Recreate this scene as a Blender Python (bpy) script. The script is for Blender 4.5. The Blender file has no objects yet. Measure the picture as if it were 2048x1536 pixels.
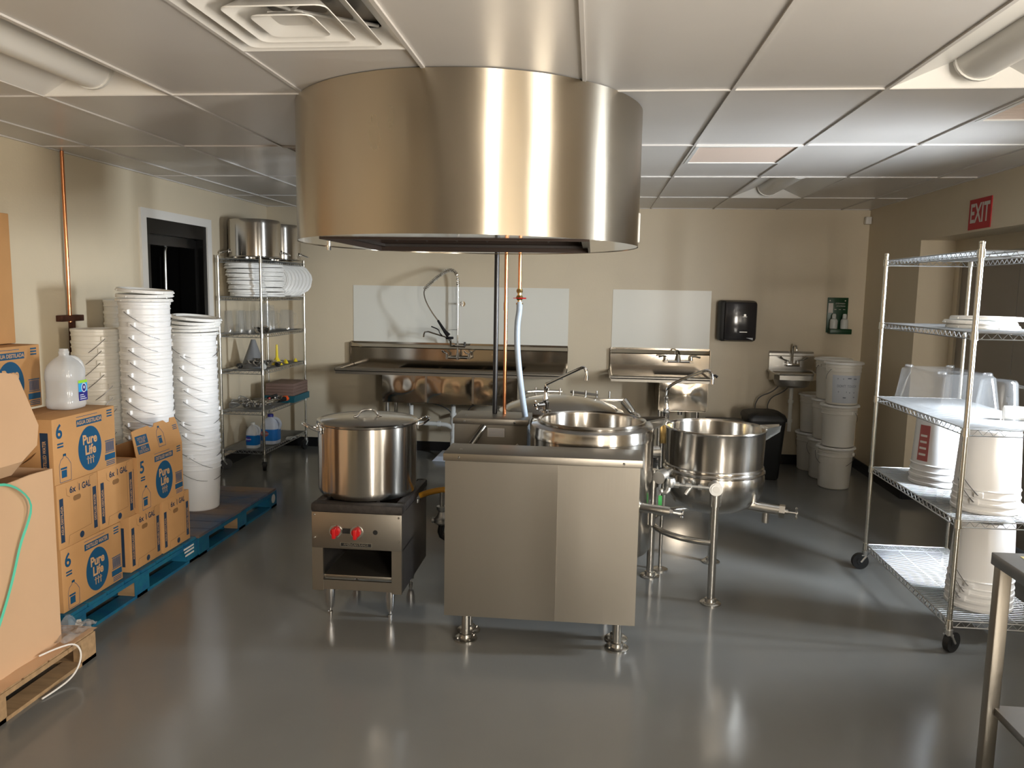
import bpy, bmesh, math, random
from mathutils import Vector, Matrix, noise
random.seed(7)
PI = math.pi
SC = bpy.context.scene
C = SC.collection

# ------------------------------------------------------------------ camera
cam_d = bpy.data.cameras.new('camera'); cam = bpy.data.objects.new('camera', cam_d); C.objects.link(cam)
cam_d.sensor_width = 36.0; cam_d.lens = 1553.14 / 2048 * 36.0; cam_d.clip_start = 0.05
RIGHT = Vector((0.99456556, 0.10273606, 0.01687173)); DOWN = Vector((0.02886704, -0.11641707, -0.99278082)); FWD = Vector((-0.10003023, 0.98787265, -0.11875009))
mw = Matrix((RIGHT, -DOWN, -FWD)).transposed().to_4x4(); mw.translation = Vector((0, 0, 1.70))
cam.matrix_world = mw
SC.camera = cam
SC.view_settings.view_transform = 'Standard'; SC.view_settings.look = 'None'; SC.view_settings.gamma = 1.0
SC.view_settings.use_curve_mapping = False
SC.view_settings.exposure = 0.50
SC.cycles.max_bounces = 8; SC.cycles.diffuse_bounces = 5; SC.cycles.glossy_bounces = 5; SC.cycles.transmission_bounces = 8
SC.cycles.transparent_max_bounces = 24
SC.cycles.caustics_reflective = False; SC.cycles.caustics_refractive = False
SC.cycles.sample_clamp_indirect = 6.0
SC.cycles.use_denoising = True

# ------------------------------------------------------------------ world + daylight
W = bpy.data.worlds.new('daylight'); SC.world = W; W.use_nodes = True
W.node_tree.nodes['Background'].inputs['Color'].default_value = (0.75, 0.86, 1.0, 1)
W.node_tree.nodes['Background'].inputs['Strength'].default_value = 1.0

def area(name, loc, rot, sx, sy, power, col, spread=180, aim=None):
    l = bpy.data.lights.new(name, 'AREA'); l.shape = 'RECTANGLE'; l.size = sx; l.size_y = sy
    l.energy = power; l.color = col; l.spread = math.radians(spread)
    o = bpy.data.objects.new(name, l); C.objects.link(o); o.location = loc; o.rotation_euler = rot
    if aim: o.rotation_euler = Vector(aim).to_track_quat('-Z', 'Y').to_euler()
    return o
# daylight entering by the glazed openings of the right wall and the wall behind the camera
area('daylight_side_glass', (3.02, 3.62, 1.68), (0, PI/2, 0), 0.80, 1.05, 290, (0.84, 0.92, 1.0), 120, (-.80, .60, -.20))
area('daylight_side_window', (2.80, .80, 1.48), (0, PI/2, 0), 1.30, .66, 120, (1.0, 0.93, 0.82))
area('daylight_front_window', (1.90, -2.32, 1.45), (PI/2, 0, 0), .56, 1.46, 140, (1.0, 0.93, 0.83))

# ------------------------------------------------------------------ materials
MATS = {}
def mat(name, col, rough=0.5, metal=0.0, noise_amt=0.0, noise_scale=20, bump=0.0, bump_scale=200, stretch=None, spec=0.5, coat=0.0, aniso=0.0, arot=0.0, col2=None, alpha=1.0, trans=0.0, ior=1.45, emis=None, sss=0.0, rvar=0.0):
    m = bpy.data.materials.new(name); m.use_nodes = True; nt = m.node_tree; b = nt.nodes['Principled BSDF']
    b.inputs['Base Color'].default_value = (*col, 1); b.inputs['Roughness'].default_value = rough; b.inputs['Metallic'].default_value = metal
    b.inputs['Specular IOR Level'].default_value = spec; b.inputs['Coat Weight'].default_value = coat; b.inputs['Coat Roughness'].default_value = 0.08
    b.inputs['IOR'].default_value = ior; b.inputs['Transmission Weight'].default_value = trans; b.inputs['Alpha'].default_value = alpha
    if aniso:
        b.inputs['Anisotropic'].default_value = aniso; b.inputs['Anisotropic Rotation'].default_value = arot
        t = nt.nodes.new('ShaderNodeTangent'); t.direction_type = 'RADIAL'; t.axis = 'Z'; nt.links.new(t.outputs[0], b.inputs['Tangent'])
    if noise_amt or bump or rvar:
        tc = nt.nodes.new('ShaderNodeTexCoord'); mp = nt.nodes.new('ShaderNodeMapping'); nt.links.new(tc.outputs['Object'], mp.inputs[0])
        if stretch: mp.inputs['Scale'].default_value = stretch
    if noise_amt:
        n = nt.nodes.new('ShaderNodeTexNoise'); n.inputs['Scale'].default_value = noise_scale; n.inputs['Detail'].default_value = 5
        nt.links.new(mp.outputs[0], n.inputs[0])
        r = nt.nodes.new('ShaderNodeValToRGB'); r.color_ramp.elements[0].position = 0.3; r.color_ramp.elements[1].position = 0.7
        c2 = col2 or tuple(c * (1 - noise_amt) for c in col)
        r.color_ramp.elements[0].color = (*c2, 1); r.color_ramp.elements[1].color = (*col, 1)
        nt.links.new(n.outputs['Fac'], r.inputs[0]); nt.links.new(r.outputs[0], b.inputs['Base Color'])
    if rvar:
        n3 = nt.nodes.new('ShaderNodeTexNoise'); n3.inputs['Scale'].default_value = 3; n3.inputs['Detail'].default_value = 6
        nt.links.new(mp.outputs[0], n3.inputs[0])
        mr = nt.nodes.new('ShaderNodeMapRange'); mr.inputs[1].default_value = .3; mr.inputs[2].default_value = .7
        mr.inputs[3].default_value = rough - rvar; mr.inputs[4].default_value = rough + rvar
        nt.links.new(n3.outputs['Fac'], mr.inputs[0]); nt.links.new(mr.outputs[0], b.inputs['Roughness'])
    if bump:
        n2 = nt.nodes.new('ShaderNodeTexNoise'); n2.inputs['Scale'].default_value = bump_scale; n2.inputs['Detail'].default_value = 3
        nt.links.new(mp.outputs[0], n2.inputs[0])
        bp = nt.nodes.new('ShaderNodeBump'); bp.inputs['Strength'].default_value = bump; bp.inputs['Distance'].default_value = 0.004
        nt.links.new(n2.outputs['Fac'], bp.inputs['Height']); nt.links.new(bp.outputs[0], b.inputs['Normal'])
    if emis: b.inputs['Emission Color'].default_value = (*emis, 1); b.inputs['Emission Strength'].default_value = 1
    MATS[name] = m; return m
def clear(name, tint, gloss=0.06, haze=0.10):
    """thin clear plastic: see-through with a fresnel sheen and a little milky haze"""
    m = bpy.data.materials.new(name); m.use_nodes = True; nt = m.node_tree; nt.nodes.clear()
    o = nt.nodes.new('ShaderNodeOutputMaterial'); t = nt.nodes.new('ShaderNodeBsdfTransparent'); t.inputs[0].default_value = (*tint, 1)
    g = nt.nodes.new('ShaderNodeBsdfGlossy'); g.inputs['Roughness'].default_value = gloss
    d = nt.nodes.new('ShaderNodeBsdfDiffuse'); d.inputs[0].default_value = (.86, .88, .90, 1)
    lw = nt.nodes.new('ShaderNodeLayerWeight'); lw.inputs[0].default_value = .35
    pw = nt.nodes.new('ShaderNodeMath'); pw.operation = 'POWER'; pw.inputs[1].default_value = 2.6; nt.links.new(lw.outputs['Facing'], pw.inputs[0])
    f = nt.nodes.new('ShaderNodeMath'); f.operation = 'MULTIPLY_ADD'; f.inputs[1].default_value = .32; f.inputs[2].default_value = .035; nt.links.new(pw.outputs[0], f.inputs[0])
    m1 = nt.nodes.new('ShaderNodeMixShader'); m1.inputs[0].default_value = haze; m2 = nt.nodes.new('ShaderNodeMixShader')
    nt.links.new(t.outputs[0], m1.inputs[1]); nt.links.new(d.outputs[0], m1.inputs[2])
    nt.links.new(f.outputs[0], m2.inputs[0]); nt.links.new(m1.outputs[0], m2.inputs[1]); nt.links.new(g.outputs[0], m2.inputs[2])
    nt.links.new(m2.outputs[0], o.inputs[0]); MATS[name] = m; return m

M = MATS
mat('wall_paint', (0.66, 0.57, 0.42), 0.42, noise_amt=0.04, noise_scale=3, bump=0.15, bump_scale=60)
mat('tile_white', (0.66, 0.63, 0.60), 0.32, noise_amt=0.03, noise_scale=4, bump=0.10, bump_scale=8)
mat('grid_white', (0.66, 0.63, 0.60), 0.32)
mat('floor_epoxy', (0.185, 0.188, 0.180), 0.17, noise_amt=0.12, noise_scale=1.2, bump=0.10, bump_scale=9, spec=0.5, rvar=0.04)
mat('black_base', (0.008, 0.008, 0.009), 0.35)
mat('frp_white', (0.74, 0.73, 0.66), 0.30)
mat('rear_panel_grey', (0.10, 0.09, 0.075), 0.5)
mat('trim_white', (0.72, 0.70, 0.66), 0.4)
mat('black_paint', (0.003, 0.003, 0.003), 0.30, spec=0.3)
mat('unlit_room_black', (0.004, 0.004, 0.004), 0.6)  # near-black colour stands in for the darkness of the unlit side room
mat('door_paint', (0.30, 0.26, 0.21), 0.45)
mat('steel_hood', (0.60, 0.53, 0.425), 0.31, 1.0, noise_amt=0.10, noise_scale=2.0, stretch=(1, 1, .3), aniso=0.97, arot=0.25, rvar=0.04, bump=.04, bump_scale=3)
mat('steel_round', (0.56, 0.53, 0.485), 0.20, 1.0, aniso=0.82, arot=0.25)
mat('steel_flat', (0.345, 0.315, 0.27), 0.42, 1.0, bump=0.04, bump_scale=90, stretch=(1, 1, .04), noise_amt=.06, noise_scale=3)
mat('steel_sink', (0.52, 0.465, 0.39), 0.11, 1.0)
mat('steel_satin', (0.58, 0.56, 0.52), 0.26, 1.0)
mat('steel_dull', (0.42, 0.41, 0.39), 0.42, 1.0)
mat('steel_mirror', (0.60, 0.57, 0.52), 0.14, 1.0)
mat('steel_dark', (0.10, 0.09, 0.085), 0.4, 0.8)
mat('chrome', (0.80, 0.80, 0.80), 0.07, 1.0)
mat('zinc_wire', (0.50, 0.51, 0.52), 0.36, 1.0)
mat('zinc_post', (0.68, 0.66, 0.60), 0.22, 1.0)
mat('cast_iron', (0.045, 0.038, 0.034), 0.6, 0.3, noise_amt=.4, noise_scale=30, bump=.4, bump_scale=80)
mat('rusty_iron', (0.10, 0.035, 0.02), 0.7, 0.2, noise_amt=.6, noise_scale=18)
mat('galv', (0.55, 0.55, 0.53), 0.38, 0.9, noise_amt=.2, noise_scale=40)
mat('copper', (0.80, 0.33, 0.15), 0.22, 1.0)
mat('brass', (0.72, 0.50, 0.20), 0.25, 1.0)
mat('black_iron_pipe', (0.012, 0.012, 0.014), 0.28)
mat('pvc', (0.82, 0.82, 0.78), 0.35)
mat('braid', (0.20, 0.20, 0.20), 0.4, 0.7)
mat('hose_blue', (0.42, 0.50, 0.60), 0.45, noise_amt=.12, noise_scale=60)
mat('yellow_hose', (0.75, 0.36, 0.03), 0.35)
mat('bucket_white', (0.90, 0.90, 0.90), 0.30, spec=0.5)
mat('bucket_cream', (0.84, 0.81, 0.74), 0.28)
mat('lid_white', (0.88, 0.88, 0.86), 0.35)
mat('wire_dark', (0.22, 0.22, 0.23), 0.35, 1.0)
mat('cardboard', (0.56, 0.305, 0.125), 0.75, noise_amt=0.10, noise_scale=5, bump=.12, bump_scale=50)
mat('cardboard_pale', (0.60, 0.39, 0.235), 0.72, noise_amt=0.06, noise_scale=3, bump=.10, bump_scale=20)
mat('cardboard_dark', (0.24, 0.125, 0.05), 0.8)
mat('ink_blue', (0.010, 0.085, 0.19), 0.5)
mat('ink_navy', (0.02, 0.045, 0.09), 0.5)
mat('ink_board', (0.60, 0.36, 0.18), 0.6)
mat('pallet_blue', (0.010, 0.10, 0.24), 0.5, noise_amt=.55, noise_scale=5, col2=(0.015, 0.17, 0.26), stretch=(1, 4, 4))
mat('pallet_worn', (0.30, 0.18, 0.08), 0.6, noise_amt=.5, noise_scale=2.2, col2=(0.015, 0.085, 0.20), stretch=(1, 1, 4))
mat('wood_raw', (0.42, 0.27, 0.14), 0.7, noise_amt=.35, noise_scale=6, stretch=(1, 6, 6))
mat('red_knob', (0.48, 0.012, 0.014), 0.25)
mat('red_sign', (0.42, 0.012, 0.02), 0.45)
mat('sign_white', (0.62, 0.58, 0.54), 0.5)
mat('green_sign', (0.004, 0.045, 0.014), 0.35)
mat('bottle_white', (0.62, 0.64, 0.62), 0.35)
mat('black_plastic', (0.010, 0.010, 0.012), 0.22)
mat('black_matte', (0.012, 0.012, 0.012), 0.5)
mat('smoke_plastic', (0.03, 0.028, 0.03), 0.12)
mat('rubber', (0.015, 0.015, 0.015), 0.55)
mat('paper', (0.66, 0.70, 0.76), 0.6)
mat('ink_grey', (0.32, 0.36, 0.45), 0.6)
mat('red_print', (0.42, 0.11, 0.10), 0.5)
mat('bleach_white', (0.70, 0.75, 0.85), 0.35)
mat('label_blue', (0.03, 0.22, 0.65), 0.35)
mat('label_sky', (0.04, 0.42, 0.85), 0.35)
mat('label_indigo', (0.03, 0.03, 0.25), 0.35)
mat('lime', (0.35, 0.75, 0.05), 0.4)
mat('soap_blue', (0.005, 0.12, 0.36), 0.15)
mat('teal', (0.01, 0.11, 0.15), 0.4)
mat('brown_sleeve', (0.20, 0.13, 0.105), 0.6)
mat('orange', (0.95, 0.13, 0.02), 0.4)
mat('yellow_plastic', (0.80, 0.62, 0.03), 0.35)
mat('grey_plastic', (0.20, 0.205, 0.21), 0.45)
mat('strap_green', (0.10, 0.52, 0.36), 0.4)
mat('strap_white', (0.75, 0.72, 0.68), 0.3)
mat('tag_green', (0.06, 0.45, 0.10), 0.4)
mat('sticky_yellow', (0.80, 0.74, 0.40), 0.6)
mat('table_edge', (0.30, 0.29, 0.28), 0.35, 1.0)
mat('lens_white', (0.84, 0.82, 0.78), 0.3)
mat('grille_beige', (0.62, 0.50, 0.42), 0.6)
mat('filter_dark', (0.06, 0.042, 0.034), 0.4, 0.5)
mat('jug_plastic', (0.70, 0.74, 0.76), 0.25, trans=0.0)
clear('clear_plastic', (.975, .98, .985), 0.06, 0.03)
clear('clear_jug', (.90, .92, .94), 0.15, 0.50)
clear('wrap_film', (.80, .80, .80), 0.10, 0.18)
clear('window_glass', (.97, .98, 1.0), 0.02, 0.0)

# ------------------------------------------------------------------ mesh builder
def frame_from(d):
    d = d.normalized(); a = Vector((0, 0, 1)) if abs(d.z) < 0.9 else Vector((1, 0, 0))
    u = d.cross(a).normalized(); return u, d.cross(u).normalized()
class MB:
    def __init__(s): s.v = []; s.f = []; s.m = []; s.mi = 0; s.T = None; s.mats = []
    def use(s, name):
        if name not in s.mats: s.mats.append(name)
        s.mi = s.mats.index(name); return s
    def add(s, vs, fs):
        b = len(s.v)
        for p in vs:
            p = Vector(p); s.v.append(s.T @ p if s.T else p)
        for f in fs: s.f.append([b + i for i in f]); s.m.append(s.mi)
        return s
    def box(s, x0, x1, y0, y1, z0, z1, bev=0.0):
        if bev <= 0:
            return s.add([(x0,y0,z0),(x1,y0,z0),(x1,y1,z0),(x0,y1,z0),(x0,y0,z1),(x1,y0,z1),(x1,y1,z1),(x0,y1,z1)],
                         [(0,3,2,1),(4,5,6,7),(0,1,5,4),(1,2,6,5),(2,3,7,6),(3,0,4,7)])
        bm = bmesh.new(); bmesh.ops.create_cube(bm, size=1)
        for v in bm.verts: v.co = Vector(((x0+x1)/2 + v.co.x*(x1-x0), (y0+y1)/2 + v.co.y*(y1-y0), (z0+z1)/2 + v.co.z*(z1-z0)))
        bmesh.ops.bevel(bm, geom=bm.edges[:], offset=bev, segments=2, profile=.5, affect='EDGES')
        bm.verts.index_update(); vs = [v.co.copy() for v in bm.verts]; fs = [[v.index for v in f.verts] for f in bm.faces]; bm.free()
        return s.add(vs, fs)
    def cyl(s, a, b, r, r2=None, n=16, caps=True):
        a = Vector(a); b = Vector(b); r2 = r if r2 is None else r2; u, w = frame_from(b - a)
        vs = []
        for p, rr in ((a, r), (b, r2)):
            for i in range(n):
                t = 2*PI*i/n; vs.append(p + (u*math.cos(t) + w*math.sin(t))*rr)
        fs = [(i, i+n, (i+1) % n + n, (i+1) % n) for i in range(n)]
        if caps: fs += [tuple(range(n)), tuple(reversed(range(n, 2*n)))]
        return s.add(vs, fs)
    def tube(s, pts, r, n=8, closed=False, smooth=0):
        pts = [Vector(p) for p in pts]
        for _ in range(smooth):
            q = [] if closed else [pts[0]]
            k = len(pts)
            for i in range(k if closed else k-1):
                a, b = pts[i], pts[(i+1) % k]; q += [a*.75+b*.25, a*.25+b*.75]
            if not closed: q.append(pts[-1])
            pts = q
        k = len(pts); vs = []; u = None
        for i, p in enumerate(pts):
            if closed: d = (pts[(i+1) % k] - pts[i-1])
            else: d = (pts[min(i+1, k-1)] - pts[max(i-1, 0)])
            d.normalize()
            if u is None: u, w = frame_from(d)
            else:
                u = (u - d*u.dot(d)); u = u.normalized() if u.length > 1e-6 else frame_from(d)[0]; w = d.cross(u)
            rr = r[i] if isinstance(r, (list, tuple)) else r
            for j in range(n):
                t = 2*PI*j/n; vs.append(p + (u*math.cos(t) + w*math.sin(t))*rr)
        fs = []
        for i in range(k if closed else k-1):
            a = i*n; b = ((i+1) % k)*n
            for j in range(n): fs.append((a+j, a+(j+1) % n, b+(j+1) % n, b+j))
        if not closed: fs += [tuple(reversed(range(n))), tuple(range((k-1)*n, k*n))]
        return s.add(vs, fs)
    def lathe(s, prof, c=(0, 0, 0), n=48, sx=1, sy=1):
        vs = []; fs = []; idx = []
        for (r, z) in prof:
            if r < 1e-6: idx.append([len(vs)]*n); vs.append((c[0], c[1], c[2]+z))
            else:
                idx.append([len(vs)+i for i in range(n)])
                for i in range(n):
                    t = 2*PI*i/n; vs.append((c[0]+sx*r*math.cos(t), c[1]+sy*r*math.sin(t), c[2]+z))
        for a, b in zip(idx, idx[1:]):
            for i in range(n):
                j = (i+1) % n; q = [a[i], a[j], b[j], b[i]]
                q = [x for k_, x in enumerate(q) if x not in q[:k_]]
                if len(q) > 2: fs.append(tuple(q))
        return s.add(vs, fs)
    def prism(s, poly, axis, a, b):
        """extrude a 2d polygon along an axis; poly coordinates are the two other axes in order"""
        n = len(poly); vs = []
        for t in (a, b):
            for p in poly:
                q = [p[0], p[1]]; q.insert('xyz'.index(axis), t); vs.append(q)
        fs = [(i, (i+1) % n, (i+1) % n + n, i+n) for i in range(n)] + [tuple(reversed(range(n))), tuple(range(n, 2*n))]
        return s.add(vs, fs)
    def quad(s, *p): return s.add(p, [tuple(range(len(p)))])
    def sheet(s, x0, x1, z0, z1, y, bulge, nx=14, nz=10, cell=None, seed=0):
        """vertical sheet facing -y with a shallow oil-can bulge"""
        vs = []; fs = []
        for j in range(nz+1):
            for i in range(nx+1):
                a = i/nx; b = j/nz; k = math.sin(PI*a)*math.sin(PI*b)
                w = noise.noise(Vector((a*2.2+seed, b*1.6, seed*1.7)))*bulge*1.2*k
                vs.append((x0+(x1-x0)*a, y - bulge*k - w, z0+(z1-z0)*b))
        for j in range(nz):
            for i in range(nx):
                q = j*(nx+1)+i; fs.append((q, q+1, q+nx+2, q+nx+1))
        return s.add(vs, fs)
    def text(s, body, size, org, right, up, align='CENTER', sx=1.0, bold=0.0):
        cu = bpy.data.curves.new('t', 'FONT'); cu.body = body; cu.size = size; cu.align_x = align; cu.align_y = 'CENTER'; cu.offset = bold
        cu.resolution_u = 3
        o = bpy.data.objects.new('t', cu); C.objects.link(o); bpy.context.view_layer.update()
        me = bpy.data.meshes.new_from_object(o.evaluated_get(bpy.context.evaluated_depsgraph_get()))
        right = Vector(right); up = Vector(up); org = Vector(org)
        s.add([org + right*v.co.x*sx + up*v.co.y for v in me.vertices], [tuple(p.vertices) for p in me.polygons])
        bpy.data.objects.remove(o); bpy.data.meshes.remove(me); bpy.data.curves.remove(cu); return s
    def build(s, name, material=None, parent=None, at=None, smooth=35, label=None):
        if material and not s.mats: s.mats = [material]
        off = Vector(at) if at is not None else Vector((0, 0, 0))
        base = wloc(parent) if parent else Vector((0, 0, 0))
        me = bpy.data.meshes.new(name); me.from_pydata([tuple(v - off - base) for v in s.v], [], s.f)
        for i, n_ in enumerate(s.mats): me.materials.append(M[n_])
        if len(s.mats) > 1: me.polygons.foreach_set('material_index', s.m)
        bm = bmesh.new(); bm.from_mesh(me); bmesh.ops.recalc_face_normals(bm, faces=bm.faces[:]); bm.to_mesh(me); bm.free()
        if smooth:
            me.polygons.foreach_set('use_smooth', [True]*len(me.polygons)); me.set_sharp_from_angle(angle=math.radians(smooth))
        me.update()
        o = bpy.data.objects.new(name, me); C.objects.link(o)
        o.location = off
        if parent: o.parent = parent
        if label: o['label'] = label
        return o
def wloc(o):
    v = Vector((0, 0, 0))
    while o: v += o.location; o = o.parent
    return v
def tag(o, label, cat, group=None):
    o['label'] = label; o['category'] = cat
    if group: o['group'] = group
    return o
def thing(name, label, cat, loc=(0, 0, 0), group=None):
    o = bpy.data.objects.new(name, None); o.empty_display_size = 0.1; C.objects.link(o); o.location = loc
    return tag(o, label, cat, group)
def struct(o): o['kind'] = 'structure'; return o
def kids(o): return [c for c in C.objects if c.parent == o]
KID = {}
def copy_tree(o, loc=None, rz=None, label=None, parent=None):
    c = o.copy(); C.objects.link(c)
    if parent: c.parent = parent
    if loc is not None: c.location = loc
    if rz is not None: c.rotation_euler = (0, 0, rz)
    if label: c['label'] = label
    if o not in KID: KID[o] = [k for k in bpy.data.objects if k.parent == o]
    for k in KID[o]: copy_tree(k, parent=c)
    return c
ORD = ['bottom', 'second', 'third', 'fourth', 'fifth', 'sixth', 'seventh', 'eighth', 'ninth', 'tenth', 'eleventh', 'twelfth', 'thirteenth', 'fourteenth', 'fifteenth', 'sixteenth', 'seventeenth', 'eighteenth', 'nineteenth', 'twentieth']
def nth_up(i, n): return 'topmost' if i == n-1 else 'lowest' if i == 0 else ORD[i] + ' from the bottom' if i <= n//2 else ORD[n-1-i] + ' from the top'

# ------------------------------------------------------------------ room shell
XL, XR, YB, YF, H = -3.43, 2.66, 8.0, -2.2, 2.54
HT = H + .16
struct(MB().box(XL-.2, XR+.45, YF-.2, YB+.2, -.12, 0).build('floor', 'floor_epoxy', smooth=0))
m = MB()                                                           # left wall with the doorway
m.box(XL-.14, XL, YF, 5.73, 0, HT); m.box(XL-.14, XL, 6.68, YB, 0, HT); m.box(XL-.14, XL, 5.73, 6.68, 2.215, HT)
struct(m.build('wall_left', 'wall_paint', smooth=0))
struct(MB().box(XL-.14, XR+.45, YB, YB+.14, 0, HT).build('wall_back', 'wall_paint', smooth=0))
m = MB()                                                           # right wall: glazed openings and the door alcove
def wseg(y0, y1, z0, z1): m.box(XR, XR+.14, y0, y1, z0, z1)
wseg(YF, .45, 0, HT); wseg(.45, 1.15, 0, .8); wseg(.45, 1.15, 2.15, HT); wseg(1.15, 3.64, 0, HT)
wseg(3.64, 4.08, 0, 1.10); wseg(3.64, 4.08, 2.02, HT); wseg(4.08, 4.75, 0, HT); wseg(4.75, 6.757, 2.17, HT); wseg(6.757, YB, 0, HT)
m.box(XR+.14, XR+.42, 6.757, 6.90, 0, 2.17); m.box(XR+.14, XR+.42, 4.61, 4.75, 0, 2.17); m.box(XR+.14, XR+.42, 4.61, 6.9, 2.17, 2.31)
m.box(XR+.28, XR+.42, 4.75, 4.88, 0, 2.17); m.box(XR+.28, XR+.42, 6.70, 6.757, 0, 2.17); m.box(XR+.28, XR+.42, 4.88, 6.7, 2.10, 2.17)
struct(m.build('wall_right', 'wall_paint', smooth=0))
m = MB()                                                           # wall behind the viewer with two windows
m.box(XL-.14, XR+.14, YF-.14, YF, 0, .7); m.box(XL-.14, XR+.14, YF-.14, YF, 2.2, HT)
for a, b in ((XL-.14, 1.60), (2.20, XR+.14)): m.box(a, b, YF-.14, YF, .7, 2.2)
struct(m.build('wall_front', 'wall_paint', smooth=0))
struct(MB().box(XL-.14, XR+.45, YF-.14, YB+.14, H+.14, H+.24).build('ceiling', 'tile_white', smooth=0))
# slim frames round the glazing
def win(i, axis, c, a0, a1, z0, z1):
    m = MB(); t = .04
    def bx(p0, p1, q0, q1):
        if axis == 'x': m.box(c-.03, c+.03, p0, p1, q0, q1)
        else: m.box(p0, p1, c-.03, c+.03, q0, q1)
    bx(a0, a0+t, z0, z1); bx(a1-t, a1, z0, z1); bx(a0+t, a1-t, z0, z0+t); bx(a0+t, a1-t, z1-t, z1)
    if a1-a0 > .8: bx((a0+a1)/2-.02, (a0+a1)/2+.02, z0+t, z1-t)
    struct(m.build('window_%d' % i, 'trim_white', smooth=0))
win(1, 'x', XR+.07, .45, 1.15, .8, 2.15); win(2, 'x', XR+.07, 3.64, 4.08, 1.10, 2.02)
win(3, 'y', YF-.07, 1.60, 2.20, .7, 2.2)
d3 = MB(); d3.box(-2.0, .85, YF, YF+.03, 0, 2.3)  # unseen dark panel added behind the viewer for the hood's dark reflection band
struct(d3.build('rear_dark_panel', 'rear_panel_grey', smooth=0))

# ceiling grid, tiles lie 2 ft across by 4 ft deep
GX = lambda k: -0.058 + .61*k
GY = lambda j: 2.185 + 1.22*j
m = MB()
k = -5
while GX(k) < XR:
    if GX(k) > XL: m.box(GX(k)-.0075, GX(k)+.0075, YF, YB, H-.004, H+.012)
    k += 1
for j in range(-3, 5): m.box(XL, XR, GY(j)-.0065, GY(j)+.0065, H-.0035, H+.012)
m.box(XL, XR, YB-.02, YB, H-.003, H+.012); m.box(XL, XL+.02, YF, YB, H-.003, H+.012); m.box(XR-.02, XR, YF, YB, H-.003, H+.012)
struct(m.build('trim_1', 'grid_white', smooth=0))                  # the T-bar grid
# individual lay-in tiles, each a hair out of level
OCC = {(-2, 0): .61}
HOLES = []                                                        # full cells taken by fixtures
def holed(k, j): return (k, j) in HOLES
# half cell fixtures: second number 0 near half, 1 far half
FULL = {(2, 0), (2, 3), (-4, 0), (-3, 3)}
HALF = {(-2, 0): 0, (1, 2): 0, (3, 1): 0, (-3, 2): 0}
m = MB()
for k in range(-6, 5):
    for j in range(-4, 5):
        x0, x1 = max(GX(k)+.006, XL), min(GX(k+1)-.006, XR); y0, y1 = max(GY(j)+.006, YF), min(GY(j+1)-.006, YB)
        if x1-x0 < .03 or y1-y0 < .03 or (k, j) in FULL: continue
        if (k, j) in HALF: y0 = GY(j) + .616
        d = [random.uniform(0, .0035) for _ in range(4)]
        vs = []
        for zz in (.002, .011):
            for (x, y), dd in zip(((x0,y0),(x1,y0),(x1,y1),(x0,y1)), d): vs.append((x, y, H+zz+(dd if zz < .01 else 0)))
        m.add(vs, [(0,1,2,3),(7,6,5,4),(0,4,5,1),(1,5,6,2),(2,6,7,3),(3,7,4,0)])
for (k, j), hh in HALF.items():                                     # cross tee closing each half cell
    m.box(GX(k), GX(k+1), GY(j)+.604, GY(j)+.616, H-.003, H+.012)
struct(m.build('trim_2', 'tile_white', smooth=0))

# black cove base
def base(name, boxes):
    m = MB()
    for b in boxes: m.box(*b)
    struct(m.build(name, 'black_base', smooth=0))
base('baseboard_back', [(XL, XR, YB-.012, YB, 0, .10)])
base('baseboard_left', [(XL, XL+.012, YF, 5.655, 0, .10), (XL, XL+.012, 6.755, YB-.012, 0, .10)])
base('baseboard_right', [(XR-.012, XR, YF, 4.75, 0, .10), (XR-.012, XR, 6.757, YB-.012, 0, .10), (XR, XR+.28, 6.745, 6.757, 0, .10)])

# doorway in the left wall: white casing, black jambs, side room coloured near-black for its darkness, with a half open black door
m = MB()
for (y0, y1, z0, z1) in ((5.655, 5.73, 0, 2.285), (6.68, 6.755, 0, 2.285), (5.73, 6.68, 2.215, 2.285)): m.box(XL, XL+.018, y0, y1, z0, z1)
struct(m.build('trim_3', 'trim_white', smooth=0))
m = MB()
m.box(XL-.17, XL+.004, 5.73, 5.79, 0, 2.215); m.box(XL-.17, XL+.004, 6.62, 6.68, 0, 2.215); m.box(XL-.17, XL+.004, 5.79, 6.62, 2.10, 2.215)
m.box(XL-.20, XL-.06, 5.79, 5.82, 0, 2.09); m.box(XL-.20, XL-.06, 6.59, 6.62, 0, 2.09); m.box(XL-.20, XL-.06, 5.82, 6.59, 2.02, 2.10)
struct(m.build('trim_4', 'black_paint', smooth=0))
m = MB()
for nm, b in (('wall_side_near', (XL-1.5, XL-.14, 5.2, 5.25, 0, 2.5)), ('wall_side_far', (XL-1.5, XL-.14, 7.5, 7.55, 0, 2.5)), ('wall_side_left', (XL-1.55, XL-1.5, 5.2, 7.55, 0, 2.5)), ('ceiling_side', (XL-1.5, XL-.14, 5.2, 7.55, 2.5, 2.55)), ('floor_side', (XL-1.55, XL-.20, 5.2, 7.55, -.04, 0))):
    struct(MB().box(*b).build(nm, 'unlit_room_black', smooth=0))
o = MB().cyl((XL+.032, 4.775, 1.45), (XL+.032, 4.775, H), .0115, n=14).build('copper_pipe', 'copper', at=(XL+.032, 4.775, 1.45)); tag(o, 'bright copper vertical pipe on the left wall above the short bucket stack', 'pipe')
o = MB().box(XL, XL+.045, 4.68, 4.90, 1.455, 1.495, .004).box(XL, XL+.03, 4.80, 4.83, 1.2, 1.455).build('pipe_bracket', 'rusty_iron', at=(XL, 4.79, 1.46)); tag(o, 'dark rusty wall bracket holding the copper pipe on the left wall', 'bracket')
d1 = thing('door_1', 'half open black door inside the white trimmed doorway', 'door', (XL-.20, 6.60, 0)); d1['kind'] = 'structure'
m = MB(); m.box(XL-.95, XL-.20, 6.60, 6.64, .01, 2.05, .004)
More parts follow.
